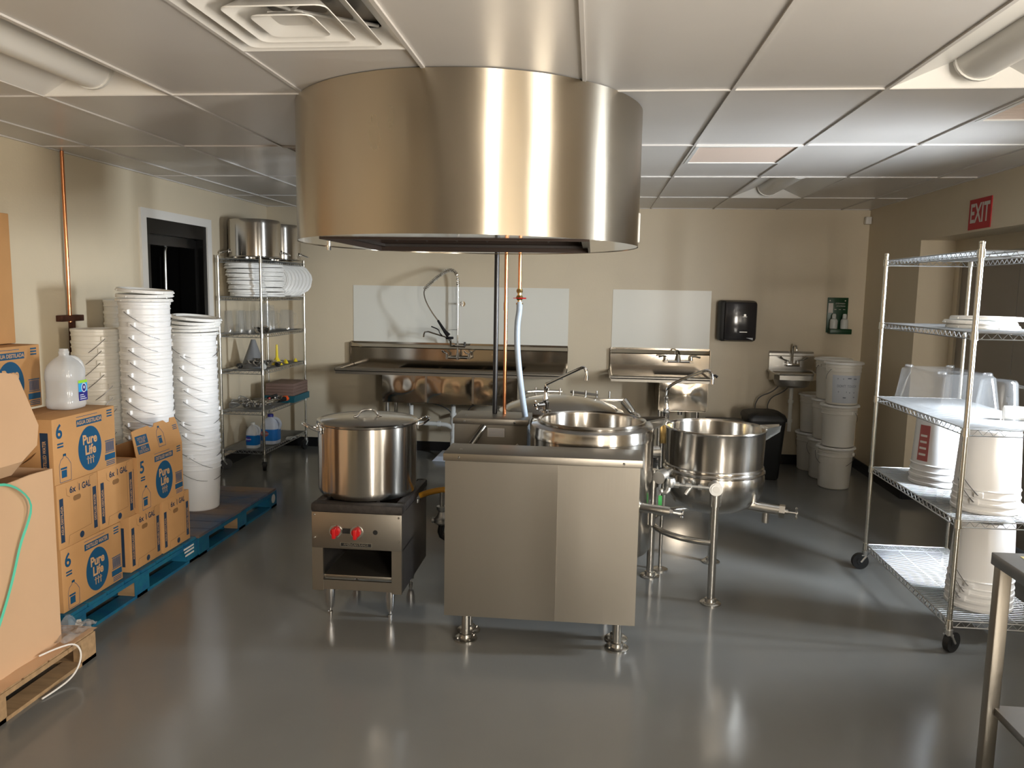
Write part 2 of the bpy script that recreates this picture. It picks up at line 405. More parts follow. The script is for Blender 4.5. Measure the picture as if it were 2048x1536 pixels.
m.box(XL-.62, XL-.60, 6.592, 6.60, .3, 1.85); m.box(XL-.40, XL-.385, 6.592, 6.60, .2, 1.95); m.build('door_panel', 'black_paint', d1, smooth=0)
MB().box(XL-.50, XL-.485, 6.586, 6.60, 1.70, 1.83).build('hinge', 'brass', d1, label='brass hinge plate')
tb = MB().tube([(-3.60, 6.29, .0), (-3.60, 6.29, 1.95), (-3.60, 6.31, 2.03), (-3.60, 6.38, 2.072), (-3.60, 6.52, 2.085)], .014, 10, smooth=2)
tag(tb.build('pipe', 'zinc_post', at=(-3.60, 6.29, 0)), 'bent steel pipe standing inside the dark doorway', 'pipe')

# double door in the right alcove
d2 = thing('door_2', 'beige double door set back in the right wall alcove', 'door', (XR+.30, 5.8, 0)); d2['kind'] = 'structure'
m = MB(); m.box(XR+.29, XR+.33, 4.93, 5.785, .01, 2.04); m.box(XR+.29, XR+.33, 5.795, 6.65, .01, 2.04); m.build('door_panel', 'door_paint', d2, smooth=0)
m = MB(); m.box(XR+.27, XR+.34, 4.88, 4.93, 0, 2.10); m.box(XR+.27, XR+.34, 6.65, 6.70, 0, 2.10); m.box(XR+.27, XR+.34, 4.93, 6.65, 2.045, 2.10); m.build('door_frame', 'wall_paint', d2, smooth=0)
MB().box(XR+.26, XR+.30, 5.70, 5.76, .98, 1.02, .004).build('door_handle', 'steel_dull', d2)
MB().box(XR+.25, XR+.29, 5.0, 6.60, 2.03, 2.05).build('weather_strip', 'steel_dull', d2)

# ------------------------------------------------------------------ ceiling fixtures
def troffer(k, j, label):
    x0, x1, y0, y1 = GX(k)+.008, GX(k+1)-.008, GY(j)+.007, GY(j+1)-.007; cx = (x0+x1)/2
    t = thing('ceiling_light', label, 'ceiling light', (cx, (y0+y1)/2, H), 'unlit recessed troffers with a curved centre lens')
    m = MB()
    # sloped reflector pans left and right of the lens and sloped end pans
    w = .085; z = H+.085
    m.quad((x0,y0,H),(x0,y1,H),(cx-w,y1-.06,z),(cx-w,y0+.06,z)); m.quad((x1,y0,H),(x1,y1,H),(cx+w,y1-.06,z),(cx+w,y0+.06,z))
    m.quad((x0,y0,H),(x1,y0,H),(cx+w,y0+.06,z),(cx-w,y0+.06,z)); m.quad((x0,y1,H),(x1,y1,H),(cx+w,y1-.06,z),(cx-w,y1-.06,z))
    m.quad((cx-w,y0+.06,z),(cx+w,y0+.06,z),(cx+w,y1-.06,z),(cx-w,y1-.06,z))
    m.build('reflector', 'lens_white', t)
    m = MB(); pr = []
    for i in range(13):
        a = PI*i/12; pr.append((cx - .088*math.cos(a), z - .078*math.sin(a)))
    m.prism(pr, 'y', y0+.10, y1-.10); m.build('lens', 'lens_white', t)
    for yy in (y0+.085, y1-.10): MB().prism([(cx + (p[0]-cx)*1.10, z+(p[1]-z)*1.08) for p in pr], 'y', yy, yy+.015).build('end_cap', 'trim_white', t)
troffer(2, 0, 'unlit ceiling light with curved white lens nearest the viewer on the right')
troffer(-4, 0, 'unlit ceiling light with curved white lens on the left, left of the square air diffuser')
troffer(2, 3, 'small far unlit ceiling light near the back wall, right of the round hood')
troffer(-3, 3, 'far unlit ceiling light half hidden behind the left side of the hood')
def grille(k, j, label):
    x0, x1, y0, y1 = GX(k)+.008, GX(k+1)-.008, GY(j)+.007, GY(j)+.603
    t = thing('ceiling_grille', label, 'vent', ((x0+x1)/2, (y0+y1)/2, H), 'square perforated ceiling grilles')
    m = MB(); f = .022
    m.box(x0,x1,y0,y0+f,H-.006,H+.01); m.box(x0,x1,y1-f,y1,H-.006,H+.01); m.box(x0,x0+f,y0+f,y1-f,H-.006,H+.01); m.box(x1-f,x1,y0+f,y1-f,H-.006,H+.01)
    m.build('grille_frame', 'trim_white', t)
    m = MB(); n = 34
    for i in range(n):
        y = y0+f+(y1-y0-2*f)*(i+.5)/n; m.box(x0+f, x1-f, y-.005, y+.005, H, H+.006)
    m.box(x0+f, x1-f, y0+f, y1-f, H+.008, H+.0105); m.build('grille_face', 'grille_beige', t)
grille(1, 2, 'square beige perforated ceiling grille right of the round hood')
grille(-3, 2, 'square beige ceiling grille left of the round hood')
grille(3, 1, 'square ceiling grille at the far right edge of the picture')
# square cone diffuser
x0, x1, y0, y1 = GX(-2)+.008, GX(-1)-.008, GY(0)+.007, GY(0)+.603; cx, cy = (x0+x1)/2, (y0+y1)/2
t = thing('air_diffuser', 'white square ceiling diffuser with nested cone rings', 'vent', (cx, cy, H))
def ring(m, a, b, za, zb, th=.004, n=6):
    def rr(s, z):
        o = []; r = .03 if s < .28 else .012
        for sx, sy, a0 in ((1,1,0),(-1,1,90),(-1,-1,180),(1,-1,270)):
            for q in range(4):
                an = math.radians(a0+q*30); o.append((cx+sx*(s-r)+r*math.cos(an), cy+sy*(s-r)+r*math.sin(an), z))
        return o
    A, B = rr(a, za), rr(b, zb); n = len(A); A2 = [(p[0], p[1], p[2]+th) for p in A]; B2 = [(p[0], p[1], p[2]+th) for p in B]
    m.add(A+B+B2+A2, [(i, (i+1) % n, (i+1) % n+n, i+n) for i in range(n)] + [(i+2*n, (i+1) % n+2*n, (i+1) % n+3*n, i+3*n) for i in range(n)] +
          [(i+n, (i+1) % n+n, (i+1) % n+2*n, i+2*n) for i in range(n)] + [(i, (i+1) % n, (i+1) % n+3*n, i+3*n) for i in range(n)])
for i, (a, b, za, zb) in enumerate(((.298, .235, H-.004, H+.045), (.235, .16, H-.012, H+.05), (.165, .095, H-.016, H+.05), (.10, .055, H-.020, H+.004))):
    m = MB(); ring(m, a, b, za, zb); m.build('cone_ring', 'lens_white', t)
MB().box(cx-.056, cx+.056, cy-.056, cy+.056, H+.002, H+.008).build('centre_plate', 'lens_white', t)
m = MB()
m.tube([(cx-.22, cy-.22, H+.05), (cx, cy, H+.03), (cx+.22, cy+.22, H+.05)], .006, 6); m.tube([(cx-.22, cy+.22, H+.05), (cx, cy, H+.03), (cx+.22, cy-.22, H+.05)], .006, 6)
m.build('brace', 'lens_white', t)
MB().box(x0, x1, y0, y1, H+.068, H+.072).build('duct_cover', 'steel_dull', t)

# ------------------------------------------------------------------ round exhaust hood
HC = (-.61, 3.84); HR = .82; HZ = 1.917
t = thing('exhaust_hood', 'large round stainless drum hood hanging from the ceiling over the kettles', 'range hood', (HC[0], HC[1], HZ))
n = 128; m = MB(); vs = []; zs = [HZ, HZ+.004] + [HZ+.06+(H-HZ-.06)*i/10 for i in range(11)]
for z in zs:
    for i in range(n):
        a = 2*PI*i/n; b = (z-HZ)/(H-HZ)
        w = .0035*noise.noise(Vector((a*2.5, b*1.2, 3.1)))*math.sin(PI*min(1, b*1.15)) + .002*noise.noise(Vector((a*7, b*.5, 1)))
        r = HR + w; vs.append((HC[0]+r*math.cos(a), HC[1]+r*math.sin(a), z))
fs = [(r*n+i, r*n+(i+1) % n, (r+1)*n+(i+1) % n, (r+1)*n+i) for r in range(len(zs)-1) for i in range(n)]
m.add(vs, fs); m.build('shell', 'steel_hood', t)
# underside plate with the rectangular filter well
ox0, ox1, oy0, oy1 = -1.19, -.03, 3.36, 4.33
m = MB(); z = HZ
circ = [(HC[0]+(HR-.004)*math.cos(2*PI*i/n), HC[1]+(HR-.004)*math.sin(2*PI*i/n)) for i in range(n)]
def onrect(p):
    cx_, cy_ = (ox0+ox1)/2, (oy0+oy1)/2; dx, dy = p[0]-cx_, p[1]-cy_
    s_ = min(((ox1-ox0)/2)/max(abs(dx), 1e-6), ((oy1-oy0)/2)/max(abs(dy), 1e-6)); return (cx_+dx*s_, cy_+dy*s_)
rc = [onrect(p) for p in circ]
for cnr in ((ox0,oy0),(ox1,oy0),(ox1,oy1),(ox0,oy1)):
    i = min(range(n), key=lambda i_: (rc[i_][0]-cnr[0])**2+(rc[i_][1]-cnr[1])**2); rc[i] = cnr
m.add([(p[0], p[1], z+.003) for p in circ]+[(p[0], p[1], z+.003) for p in rc], [(i, (i+1) % n, (i+1) % n+n, i+n) for i in range(n)])
m.build('underside_plate', 'steel_mirror', t)
m = MB()
for a, b, c_, d in ((ox0-.01, ox0, oy0-.01, oy1+.01), (ox1, ox1+.01, oy0-.01, oy1+.01), (ox0, ox1, oy0-.01, oy0), (ox0, ox1, oy1, oy1+.01)): m.box(a, b, c_, d, HZ-.004, HZ+.22)
m.box(ox0, ox1, oy0, oy1, HZ+.20, HZ+.22)
m.build('filter_well', 'filter_dark', t)
m = MB()
for z in (HZ+.02, HZ+.075): m.box(ox0, ox1, oy1-.03, oy1, z, z+.014); m.box(ox0, ox0+.03, oy0, oy1, z, z+.014); m.box(ox1-.03, ox1, oy0, oy1, z, z+.014)
m.build('rail', 'steel_dark', t)
for i in range(8):
    y = oy0+.06+i*.125; MB().box(ox0+.03, ox1-.03, y, y+.07, HZ+.13, HZ+.15).build('baffle', 'steel_dark', t)
for i in range(7): MB().cyl((-1.10+i*.17, oy1-.002, HZ+.055), (-1.10+i*.17, oy1-.006, HZ+.055), .006, n=8).build('rivet', 'steel_dark', t)
MB().cyl((-1.37, 3.97, HZ-.022), (-1.37, 3.97, HZ+.003), .012, n=12).build('drain_plug', 'chrome', t)
MB().box(.195, .213, 3.76, 3.80, HZ+.02, HZ+.16, .007).build('bracket', 'trim_white', t, label='small white bracket on the right rim')

# ------------------------------------------------------------------ wall panels
def wallpanel(name, x0, x1, z0, z1, label):
    o = MB().box(x0, x1, YB-.005, YB-.001, z0, z1).build(name, 'frp_white', at=((x0+x1)/2, YB-.003, z0), smooth=0); tag(o, label, 'wall panel')
wallpanel('splash_panel', -2.50, -.24, 1.14, 1.735, 'wide pale splash panel on the wall above the long three bowl sink')
wallpanel('splash_panel', .205, 1.185, 1.14, 1.735, 'narrower pale splash panel on the wall above the single bowl sink')

# ------------------------------------------------------------------ stainless sinks on the back wall
def sink(name, label, sx0, sx1, bowls, rim_x0, rim_x1, seed, legs):
    t = thing(name, label, 'sink', ((sx0+sx1)/2, 7.7, 0))
    m = MB(); m.sheet(sx0, sx1, .87, 1.088, 7.960, .001, 40, 8, seed=seed)
    m.quad((sx0, 7.965, 1.088), (sx1, 7.965, 1.088), (sx1, 7.945, 1.098), (sx0, 7.945, 1.098))
    m.quad((sx0, 7.945, 1.098), (sx1, 7.945, 1.098), (sx1, 7.99, 1.135), (sx0, 7.99, 1.135))
    m.box(sx0, sx1, 7.966, 7.996, .87, 1.08); m.box(sx0, sx1, 7.985, 7.996, 1.08, 1.15)
    m.box(sx0-.004, sx0, 7.94, 7.996, .90, 1.14); m.box(sx1, sx1+.004, 7.94, 7.996, .90, 1.14)
    m.build('backsplash', 'steel_sink', t)
    m = MB()                                                        # rolled rim and drainboard deck
    m.tube([(rim_x0, 7.40, .905), (rim_x1, 7.40, .905)], .017, 12)
    m.tube([(rim_x0, 7.40, .905), (rim_x0, 7.95, .91)], .017, 12); m.tube([(rim_x1, 7.40, .905), (rim_x1, 7.95, .91)], .017, 12)
    m.box(rim_x0, rim_x1, 7.395, 7.415, .865, .905)
    bx0, bx1 = bowls[0][0], bowls[-1][1]
    if bx0-rim_x0 > .05: m.quad((rim_x0, 7.41, .885), (bx0, 7.41, .872), (bx0, 7.96, .872), (rim_x0, 7.96, .885))
    if rim_x1-bx1 > .05: m.quad((bx1, 7.41, .872), (rim_x1, 7.41, .885), (rim_x1, 7.96, .885), (bx1, 7.96, .872))
    m.box(bx0, bx1, 7.41, 7.44, .868, .874); m.box(bx0, bx1, 7.88, 7.96, .868, .874)
    m.build('drainboard', 'steel_flat', t)
    for i, (a, b) in enumerate(bowls):
        m = MB(); m.sheet(a+.004, b-.004, .60, .866, 7.428, .012, 22, 16, seed=seed+i*1.3)
        bev = .03
        m.box(a, b, 7.436, 7.44, .60, .866); m.box(a, a+.004, 7.44, 7.88, .60, .868); m.box(b-.004, b, 7.44, 7.88, .60, .868)
        m.box(a+.004, b-.004, 7.876, 7.88, .60, .868); m.box(a+.01, b-.01, 7.44, 7.87, .588, .60)
        m.tube([(a+.01, 7.442, .60), (b-.01, 7.442, .60)], .009, 8)
        m.build('bowl', 'steel_sink', t)
        cx_ = (a+b)/2
        MB().lathe([(0, -.075), (.022, -.075), (.024, -.02), (.05, -.015), (.05, .0), (0, .0)], (cx_, 7.66, .60), 20).build('drain_basket', 'steel_dull', t)
    for a, b in bowls[:-1] : MB().box(b-.010, b+.010, 7.424, 7.436, .60, .868).build('divider_strip', 'steel_satin', t)
    for x, y in legs:
        lg = MB().cyl((x, y, .03), (x, y, .60), .02, n=14).build('leg', 'steel_satin', t)
        MB().lathe([(0, 0), (.013, 0), (.016, .012), (.021, .035), (0, .035)], (x, y, 0), 14).build('foot', 'steel_dull', lg)
    return t
sink('compartment_sink', 'long stainless three bowl sink with drainboards under the spring hose faucet', -2.52, -.24, [(-2.04, -1.60), (-1.60, -1.135), (-1.135, -.70)], -2.50, -.26, 1.0,
     [(-2.0, 7.48), (-2.0, 7.82), (-.74, 7.48), (-.74, 7.82)])
sink('prep_sink', 'short stainless single bowl sink with left drainboard, right of the hanging pipes', .20, 1.19, [(.655, 1.11)], .195, 1.13, 4.2,
     [(.70, 7.48), (1.02, 7.48), (.70, 7.82), (1.07, 7.82)])

def at7(x, z, y):                                                   # keeps the sight line while changing depth
    k = y/7.85; return (x*k, y, 1.7+(z-1.7)*k)
t = thing('pre_rinse_faucet', 'tall chrome pre-rinse faucet with arched spring hose and black spray handle', 'faucet', (-1.363, 7.87, 1.01))
m = MB()
m.cyl((-1.475, 7.86, 1.008), (-1.245, 7.86, 1.008), .011, n=10)
for x in (-1.475, -1.245): m.cyl((x, 7.965, 1.008), (x, 7.85, 1.008), .016, n=12); m.cyl((x, 7.86, .995), (x, 7.86, 1.05), .014, n=12)
m.cyl((-1.363, 7.86, .99), (-1.363, 7.86, 1.06), .016, n=12); m.build('mixer_body', 'chrome', t)
for x, s in ((-1.475, -1), (-1.245, 1)): MB().tube([(x, 7.86, 1.05), (x-.03, 7.83, 1.065), (x-.045, 7.82, 1.085)], .007, 8).cyl((x, 7.86, 1.05), (x+.03*s, 7.84, 1.08), .006, n=8).build('lever_handle', 'chrome', t)
m = MB(); m.cyl((-1.363, 7.86, 1.04), (-1.365, 7.86, 1.76), .010, n=12); m.lathe([(0,0),(.016,0),(.016,.03),(0,.03)], (-1.363, 7.86, 1.13), 12)
m.build('riser', 'chrome', t)
m = MB(); m.cyl((-1.365, 7.86, 1.56), (-1.345, 7.99, 1.56), .006, n=8); m.lathe([(0,0),(.03,0),(.026,.010),(0,.012)], (0,0,0), 16) if 0 else None
m.cyl((-1.335, 7.985, 1.56), (-1.335, 7.998, 1.56), .028, n=18); m.cyl((-1.365, 7.86, 1.545), (-1.365, 7.86, 1.575), .014, n=12); m.build('wall_bracket', 'chrome', t)
MB().tube([(-1.365, 7.86, 1.30), at7(-1.43, 1.30, 7.78), at7(-1.50, 1.28, 7.60), at7(-1.49, 1.305, 7.56)], .005, 6).build('hook', 'chrome', t)
# hose path
P_ = [(-1.365, 7.86, 1.74), (-1.366, 7.86, 1.82), at7(-1.385, 1.875, 7.84), at7(-1.43, 1.905, 7.80), at7(-1.49, 1.89, 7.74), at7(-1.57, 1.835, 7.66), at7(-1.66, 1.755, 7.58), at7(-1.712, 1.70, 7.53), at7(-1.715, 1.64, 7.50), at7(-1.68, 1.55, 7.48), at7(-1.62, 1.455, 7.47), at7(-1.565, 1.385, 7.47)]
def resample(pts, step):
    pts = [Vector(p) for p in pts]
    for _ in range(3):
        q = [pts[0]]
        for a, b in zip(pts, pts[1:]): q += [a*.75+b*.25, a*.25+b*.75]
        q.append(pts[-1]); pts = q
    out = [pts[0]]; acc = 0
    for a, b in zip(pts, pts[1:]):
        L = (b-a).length; pos = step-acc
        while pos <= L: out.append(a+(b-a)*(pos/L)); pos += step
        acc = (acc+L) % step
    return out
hp = resample(P_, .01)
MB().tube(hp, .0065, 8).build('hose', 'steel_satin', t)
m = MB(); cut = int(len(hp)*.63); sp = []; 
for i in range(cut*3):
    f = i/3; a = hp[int(f)]; b = hp[min(int(f)+1, len(hp)-1)]; p = a+(b-a)*(f-int(f)); d = (b-a).normalized(); u, w = frame_from(d) if abs(d.y) < .5 or True else None
    an = 2*PI*f*.01/.0195
    side = Vector((0, -1, 0)); e1 = (side - d*side.dot(d)).normalized(); e2 = d.cross(e1)
    sp.append(p + (e1*math.cos(an)+e2*math.sin(an))*.0175)
m.tube(sp, .0038, 5); m.build('spring', 'chrome', t)
m = MB(); e = Vector(hp[-1]); q = Vector(at7(-1.50, 1.285, 7.47)); q2 = Vector(at7(-1.455, 1.235, 7.47))
m.cyl(e, q, .011, .016, n=12); m.cyl(q, q2, .017, .024, n=14); m.lathe([(0,-.012),(.036,-.012),(.04,0),(.036,.012),(0,.012)], tuple(q2+Vector((.01,0,-.02))), 18); m.build('spray_handle', 'black_plastic', t, label='black spray handle')
MB().tube([tuple(q+Vector((-.02,0,-.05))), tuple(q+Vector((-.05,0,-.02))), tuple(q+Vector((-.055,0,.01))), tuple(q+Vector((-.13,0,.04)))], .0055, 8, smooth=1).build('trigger', 'black_plastic', t)
m = MB(); m.cyl((-1.43, 7.84, 1.135), (-1.28, 7.84, 1.13), .013, n=10); m.cyl((-1.43, 7.84, 1.13), (-1.43, 7.80, 1.21), .011, n=10)
m.cyl((-1.43, 7.79, 1.2), (-1.43, 7.75, 1.215), .018, n=12); m.tube([(-1.43, 7.77, 1.215), at7(-1.67, 1.275, 7.62), at7(-1.705, 1.27, 7.6), at7(-1.715, 1.24, 7.6), at7(-1.718, 1.215, 7.6)], .0085, 8, smooth=0)
m.build('swing_spout', 'chrome', t)
MB().cyl((-1.285, 7.84, 1.13), (-1.285, 7.84, 1.175), .011, n=10).build('spout_knob', 'black_plastic', t)

t = thing('bridge_faucet', 'chrome bridge faucet with two lever handles on the single bowl sink', 'faucet', (.875, 7.9, 1.03))
m = MB(); m.cyl((.75, 7.88, 1.025), (1.0, 7.88, 1.025), .011, n=10)
for x in (.75, 1.0): m.cyl((x, 7.965, 1.025), (x, 7.86, 1.025), .018, n=12); m.cyl((x, 7.88, 1.02), (x, 7.88, 1.075), .015, .012, n=12)
m.lathe([(.03, 0), (.024, .015), (.014, .07), (.011, .09)], (.875, 7.88, 1.02), 14); m.build('mixer_body', 'chrome', t)
MB().tube([(.875, 7.88, 1.09), (.875, 7.87, 1.12), (.855, 7.82, 1.145), (.83, 7.78, 1.14), (.825, 7.775, 1.11)], .0095, 10, smooth=2).build('swing_spout', 'chrome', t)
for x, s in ((.75, -1), (1.0, 1)): MB().tube([(x, 7.88, 1.078), (x+.03*s, 7.85, 1.082), (x+.075*s, 7.81, 1.078)], [.008, .006, .010], 8).build('lever_handle', 'chrome', t)

# white plastic waste pipes under the three bowl sink
t = thing('waste_pipe', 'white plastic waste pipes joining under the long three bowl sink', 'pipe', (-1.37, 7.66, 0))
m = MB(); X = -1.3675; Y = 7.66
m.cyl((X, Y, .535), (X, Y, .16), .024, n=16); m.cyl((X, Y, .47), (X, Y, .44), .032, n=16); m.cyl((X, Y, .40), (X, Y, .365), .032, n=16); m.cyl((X, Y, .27), (X, Y, .24), .031, n=16); m.cyl((X, Y, .2), (X, Y, .06), .030, n=16)
m.tube([(X, Y, .305), (X-.05, Y, .34), (X-.12, Y, .35), (-1.76, Y, .355)], .022, 12, smooth=1); m.tube([(X, Y, .305), (X+.05, Y, .335), (X+.12, Y, .343), (-.94, Y, .345)], .022, 12, smooth=1)
m.cyl((X-.13, Y, .351), (X-.16, Y, .351), .029, n=14); m.cyl((X+.13, Y, .343), (X+.16, Y, .343), .029, n=14)
m.cyl((-1.80, Y, .355), (-1.80, Y, .535), .022, n=12); m.cyl((-1.82, Y, .355), (-1.74, Y, .355), .027, n=12); m.cyl((-.92, Y, .345), (-.92, Y, .535), .022, n=12)
m.build('drain_line', 'pvc', t)
m = MB(); m.tube([(-1.72, 7.72, .60), (-1.62, 7.74, .55), (-1.50, 7.76, .52), (-1.43, 7.8, .47), (-1.42, 7.85, .42)], .006, 8, smooth=2); m.cyl((-1.42, 7.86, .40), (-1.42, 7.99, .40), .02, n=12); m.build('supply_line', 'braid', t)
m = MB(); m.tube([(-1.0, 7.72, .60), (-1.06, 7.74, .55), (-1.18, 7.76, .54), (-1.24, 7.8, .48), (-1.245, 7.85, .42)], .006, 8, smooth=2); m.cyl((-1.245, 7.86, .40), (-1.245, 7.99, .40), .02, n=12); m.lathe([(0,0),(.026,0),(.026,.02),(0,.02)], (-1.245, 7.86, .37), 12); m.build('supply_line', 'braid', t)
o = MB().prism([(-1.55, 0), (-1.20, 0), (-1.25, .05), (-1.50, .05)], 'y', 7.50, 7.80).build('floor_sink', 'bleach_white', at=(-1.37, 7.65, 0)); tag(o, 'pale floor sink receiving the white waste pipe under the long sink', 'floor drain')

# hand sink
t = thing('hand_sink', 'small wall mounted stainless hand sink beside the stacked buckets', 'sink', (1.98, 7.8, .8))
m = MB(); m.sheet(1.775, 2.205, .965, 1.10, 7.965, .002, 10, 6, seed=8); m.box(1.775, 2.205, 7.968, 7.998, .95, 1.13); m.quad((1.775, 7.965, 1.10), (2.205, 7.965, 1.10), (2.205, 7.985, 1.15), (1.775, 7.985, 1.15)); m.box(1.775, 2.205, 7.985, 7.998, 1.10, 1.15)
m.build('backsplash', 'steel_satin', t)
m = MB()
out = [(1.775, 7.97, .955), (1.762, 7.66, .955), (1.80, 7.60, .955), (2.11, 7.60, .955), (2.15, 7.66, .955), (2.205, 7.97, .955)]
m.tube(out, .012, 8); lo = [(p[0], p[1], .90) for p in out]
for a, b, c_, d in zip(out, out[1:], lo, lo[1:]): m.quad(a, b, d, c_)
m.quad((1.775, 7.97, .955), (1.775, 7.97, .86), (1.80, 7.62, .90), (1.775, 7.62, .955))
m.build('rim', 'steel_satin', t)
m = MB(); pr = [(.0, 0), (.12, .0), (.150, .02), (.163, .06), (.166, .12), (.160, .12), (.155, .06), (.14, .025), (.11, .012), (0, .012)]
m.lathe(pr, (1.955, 7.76, .82), 32, sx=1.06, sy=.92); m.build('bowl', 'steel_dull', t)
t = thing('gooseneck_faucet', 'small gooseneck faucet with wrist blade handles on the hand sink', 'faucet', (1.99, 7.9, 1.03))
m = MB(); m.box(1.925, 2.06, 7.90, 7.965, 1.005, 1.035, .008)
for x in (1.945, 2.04): m.lathe([(.018, 0), (.016, .02), (.010, .03), (0, .03)], (x, 7.915, 1.035), 12)
m.build('mixer_body', 'chrome', t)
MB().tube([(1.99, 7.93, 1.03), (1.99, 7.93, 1.17), (1.99, 7.91, 1.215), (1.995, 7.86, 1.225), (2.0, 7.83, 1.19), (2.0, 7.83, 1.16)], .0095, 10, smooth=2).build('spout', 'chrome', t)
for x, s in ((1.945, -1), (2.04, 1)): MB().tube([(x, 7.915, 1.06), (x+.05*s, 7.90, 1.075), (x+.08*s, 7.88, 1.10)], [.006, .006, .011], 8).build('wrist_blade', 'steel_dull', t)
t = thing('sink_plumbing', 'white tailpipe and two braided supply lines below the hand sink', 'pipe', (1.94, 7.8, .4))
m = MB(); m.cyl((1.955, 7.76, .82), (1.955, 7.76, .79), .022, n=12); m.cyl((1.955, 7.76, .80), (1.955, 7.76, .38), .019, n=12)
for z in (.66, .47): m.cyl((1.955, 7.76, z), (1.955, 7.76, z+.03), .026, n=12)
m.tube([(1.955, 7.76, .47), (1.93, 7.85, .46), (1.90, 7.99, .46)], .017, 10); m.cyl((1.88, 7.985, .46), (1.88, 7.998, .46), .04, n=16); m.build('tailpipe', 'pvc', t)
for a, b in ((1.80, 1.655), (1.90, 1.775)):
    MB().tube([(a+.06, 7.8, .84), (a, 7.86, .75), (b+.03, 7.9, .70), (b, 7.93, .62), (b, 7.93, .58)], .006, 8, smooth=2).build('supply_line', 'braid', t)
    MB().lathe([(0, 0), (.018, 0), (.026, .02), (.026, .035), (.012, .05), (0, .05)], (b, 7.93, .53), 14).cyl((b, 7.94, .55), (b, 8.0, .55), .009, n=8).build('stop_valve', 'chrome', t)
MB().cyl((1.885, 7.99, .30), (1.885, 8.0, .30), .03, n=18).cyl((1.885, 7.98, .30), (1.885, 7.99, .30), .014, n=12).build('cleanout_cap', 'pvc', t)

# towel dispenser
t = thing('towel_dispenser', 'black paper towel dispenser on the back wall right of the sinks', 'towel dispenser', (1.43, 7.9, 1.24))
m = MB(); m.box(1.245, 1.60, 7.80, 7.998, 1.245, 1.645, .03); m.build('housing', 'black_matte', t)
m = MB(); m.box(1.285, 1.60, 7.775, 7.86, 1.25, 1.64, .03); m.build('cover', 'smoke_plastic', t)
m = MB(); m.quad((1.50, 7.774, 1.285), (1.565, 7.774, 1.265), (1.565, 7.774, 1.285)); m.build('towel_tail', 'paper', t)
m = MB(); m.text('PAPER TOWELS', .016, (1.47, 7.7735, 1.335), (1, 0, 0), (0, 0, 1)) if 0 else m.box(1.435, 1.508, 7.773, 7.775, 1.338, 1.344)
m.cyl((1.48, 7.775, 1.505), (1.48, 7.773, 1.505), .011, n=14); m.box(1.46, 1.50, 7.773, 7.775, 1.488, 1.492); m.build('logo', 'steel_dull', t)
# eyewash station
t = thing('eyewash_station', 'green eyewash station board with two white bottles near the right corner', 'eyewash station', (2.41, 7.97, 1.34))
m = MB(); m.box(2.31, 2.505, 7.982, 7.998, 1.345, 1.69, .003); m.build('board', 'green_sign', t)
m = MB(); m.box(2.325, 2.53, 7.90, 7.982, 1.335, 1.385, .004); m.build('holder', 'green_sign', t)
m = MB(); m.box(2.318, 2.362, 7.980, 7.982, 1.54, 1.635); m.build('instruction_card', 'sign_white', t)
m = MB(); m.text('EYEWASH', .020, (2.43, 7.9805, 1.632), (1, 0, 0), (0, 0, 1)); m.text('STATION', .020, (2.435, 7.9805, 1.606), (1, 0, 0), (0, 0, 1))
for i in range(3): m.box(2.375+i*.042, 2.395+i*.042, 7.9805, 7.982, 1.572, 1.577)
m.cyl((2.33, 7.982, 1.66), (2.33, 7.978, 1.66), .006, n=10); m.cyl((2.475, 7.982, 1.66), (2.475, 7.978, 1.66), .006, n=10)
m.build('lettering', 'sign_white', t)
for i, x in enumerate((2.365, 2.465)):
    b = thing('eyewash_bottle', '%s white bottle in the green eyewash station holder' % ('left', 'right')[i], 'bottle', (x, 7.94, 1.387))
    MB().lathe([(0, 0), (.034, 0), (.036, .008), (.036, .075), (.03, .092), (.018, .10), (0, .10)], (x, 7.94, 1.387), 20).build('body', 'bottle_white', b)
    MB().lathe([(.0, .10), (.020, .10), (.019, .135), (.015, .145), (0, .145)], (x, 7.94, 1.387), 16).build('cap', 'bottle_white', b)
# exit sign (flat plastic sheet) on the right wall above the alcove
t = thing('exit_sign', 'red EXIT sign on the right wall above the door alcove', 'sign', (XR-.003, 5.79, 2.19))
MB().box(XR-.006, XR, 5.64, 5.95, 2.185, 2.395).build('panel', 'red_sign', t)
MB().text('EXIT', .185, (XR-.0065, 5.795, 2.29), (0, -1, 0), (0, 0, 1), sx=.72, bold=.004).build('lettering', 'sign_white', t)
o = MB().box(2.60, 2.655, 7.93, 7.99, 2.40, 2.47, .006).build('motion_sensor', 'trim_white', at=(2.63, 7.96, 2.40)); tag(o, 'small white sensor box high in the right back corner', 'sensor')

# ------------------------------------------------------------------ vertical pipes behind the hood
o = MB().cyl((-.598, 4.85, .926), (-.598, 4.85, H), .0155, n=16).build('gas_pipe', 'black_iron_pipe', at=(-.598, 4.85, .926)); tag(o, 'thick black vertical pipe dropping from the hood to the control box', 'pipe')
o = MB().cyl((-.536, 4.85, .926), (-.541, 4.85, H), .0115, n=14).cyl((-.5385, 4.85, 1.58), (-.5385, 4.85, 1.63), .0135, n=14).build('copper_pipe', 'copper', at=(-.536, 4.85, .926)); tag(o, 'bright copper vertical pipe just right of the black pipe', 'pipe')
t = thing('water_drop', 'copper pipe with brass valve feeding the pale blue hanging hose', 'pipe', (-.453, 4.85, 1.62))
MB().cyl((-.453, 4.85, 1.70), (-.455, 4.85, H), .0105, n=14).build('copper_pipe', 'copper', t)
m = MB(); m.cyl((-.453, 4.85, 1.615), (-.453, 4.85, 1.72), .013, n=12); m.lathe([(.017,0),(.021,.012),(.017,.024)], (-.453, 4.85, 1.69), 12); m.lathe([(.016,0),(.024,.015),(.016,.03)], (-.453, 4.85, 1.645), 12)
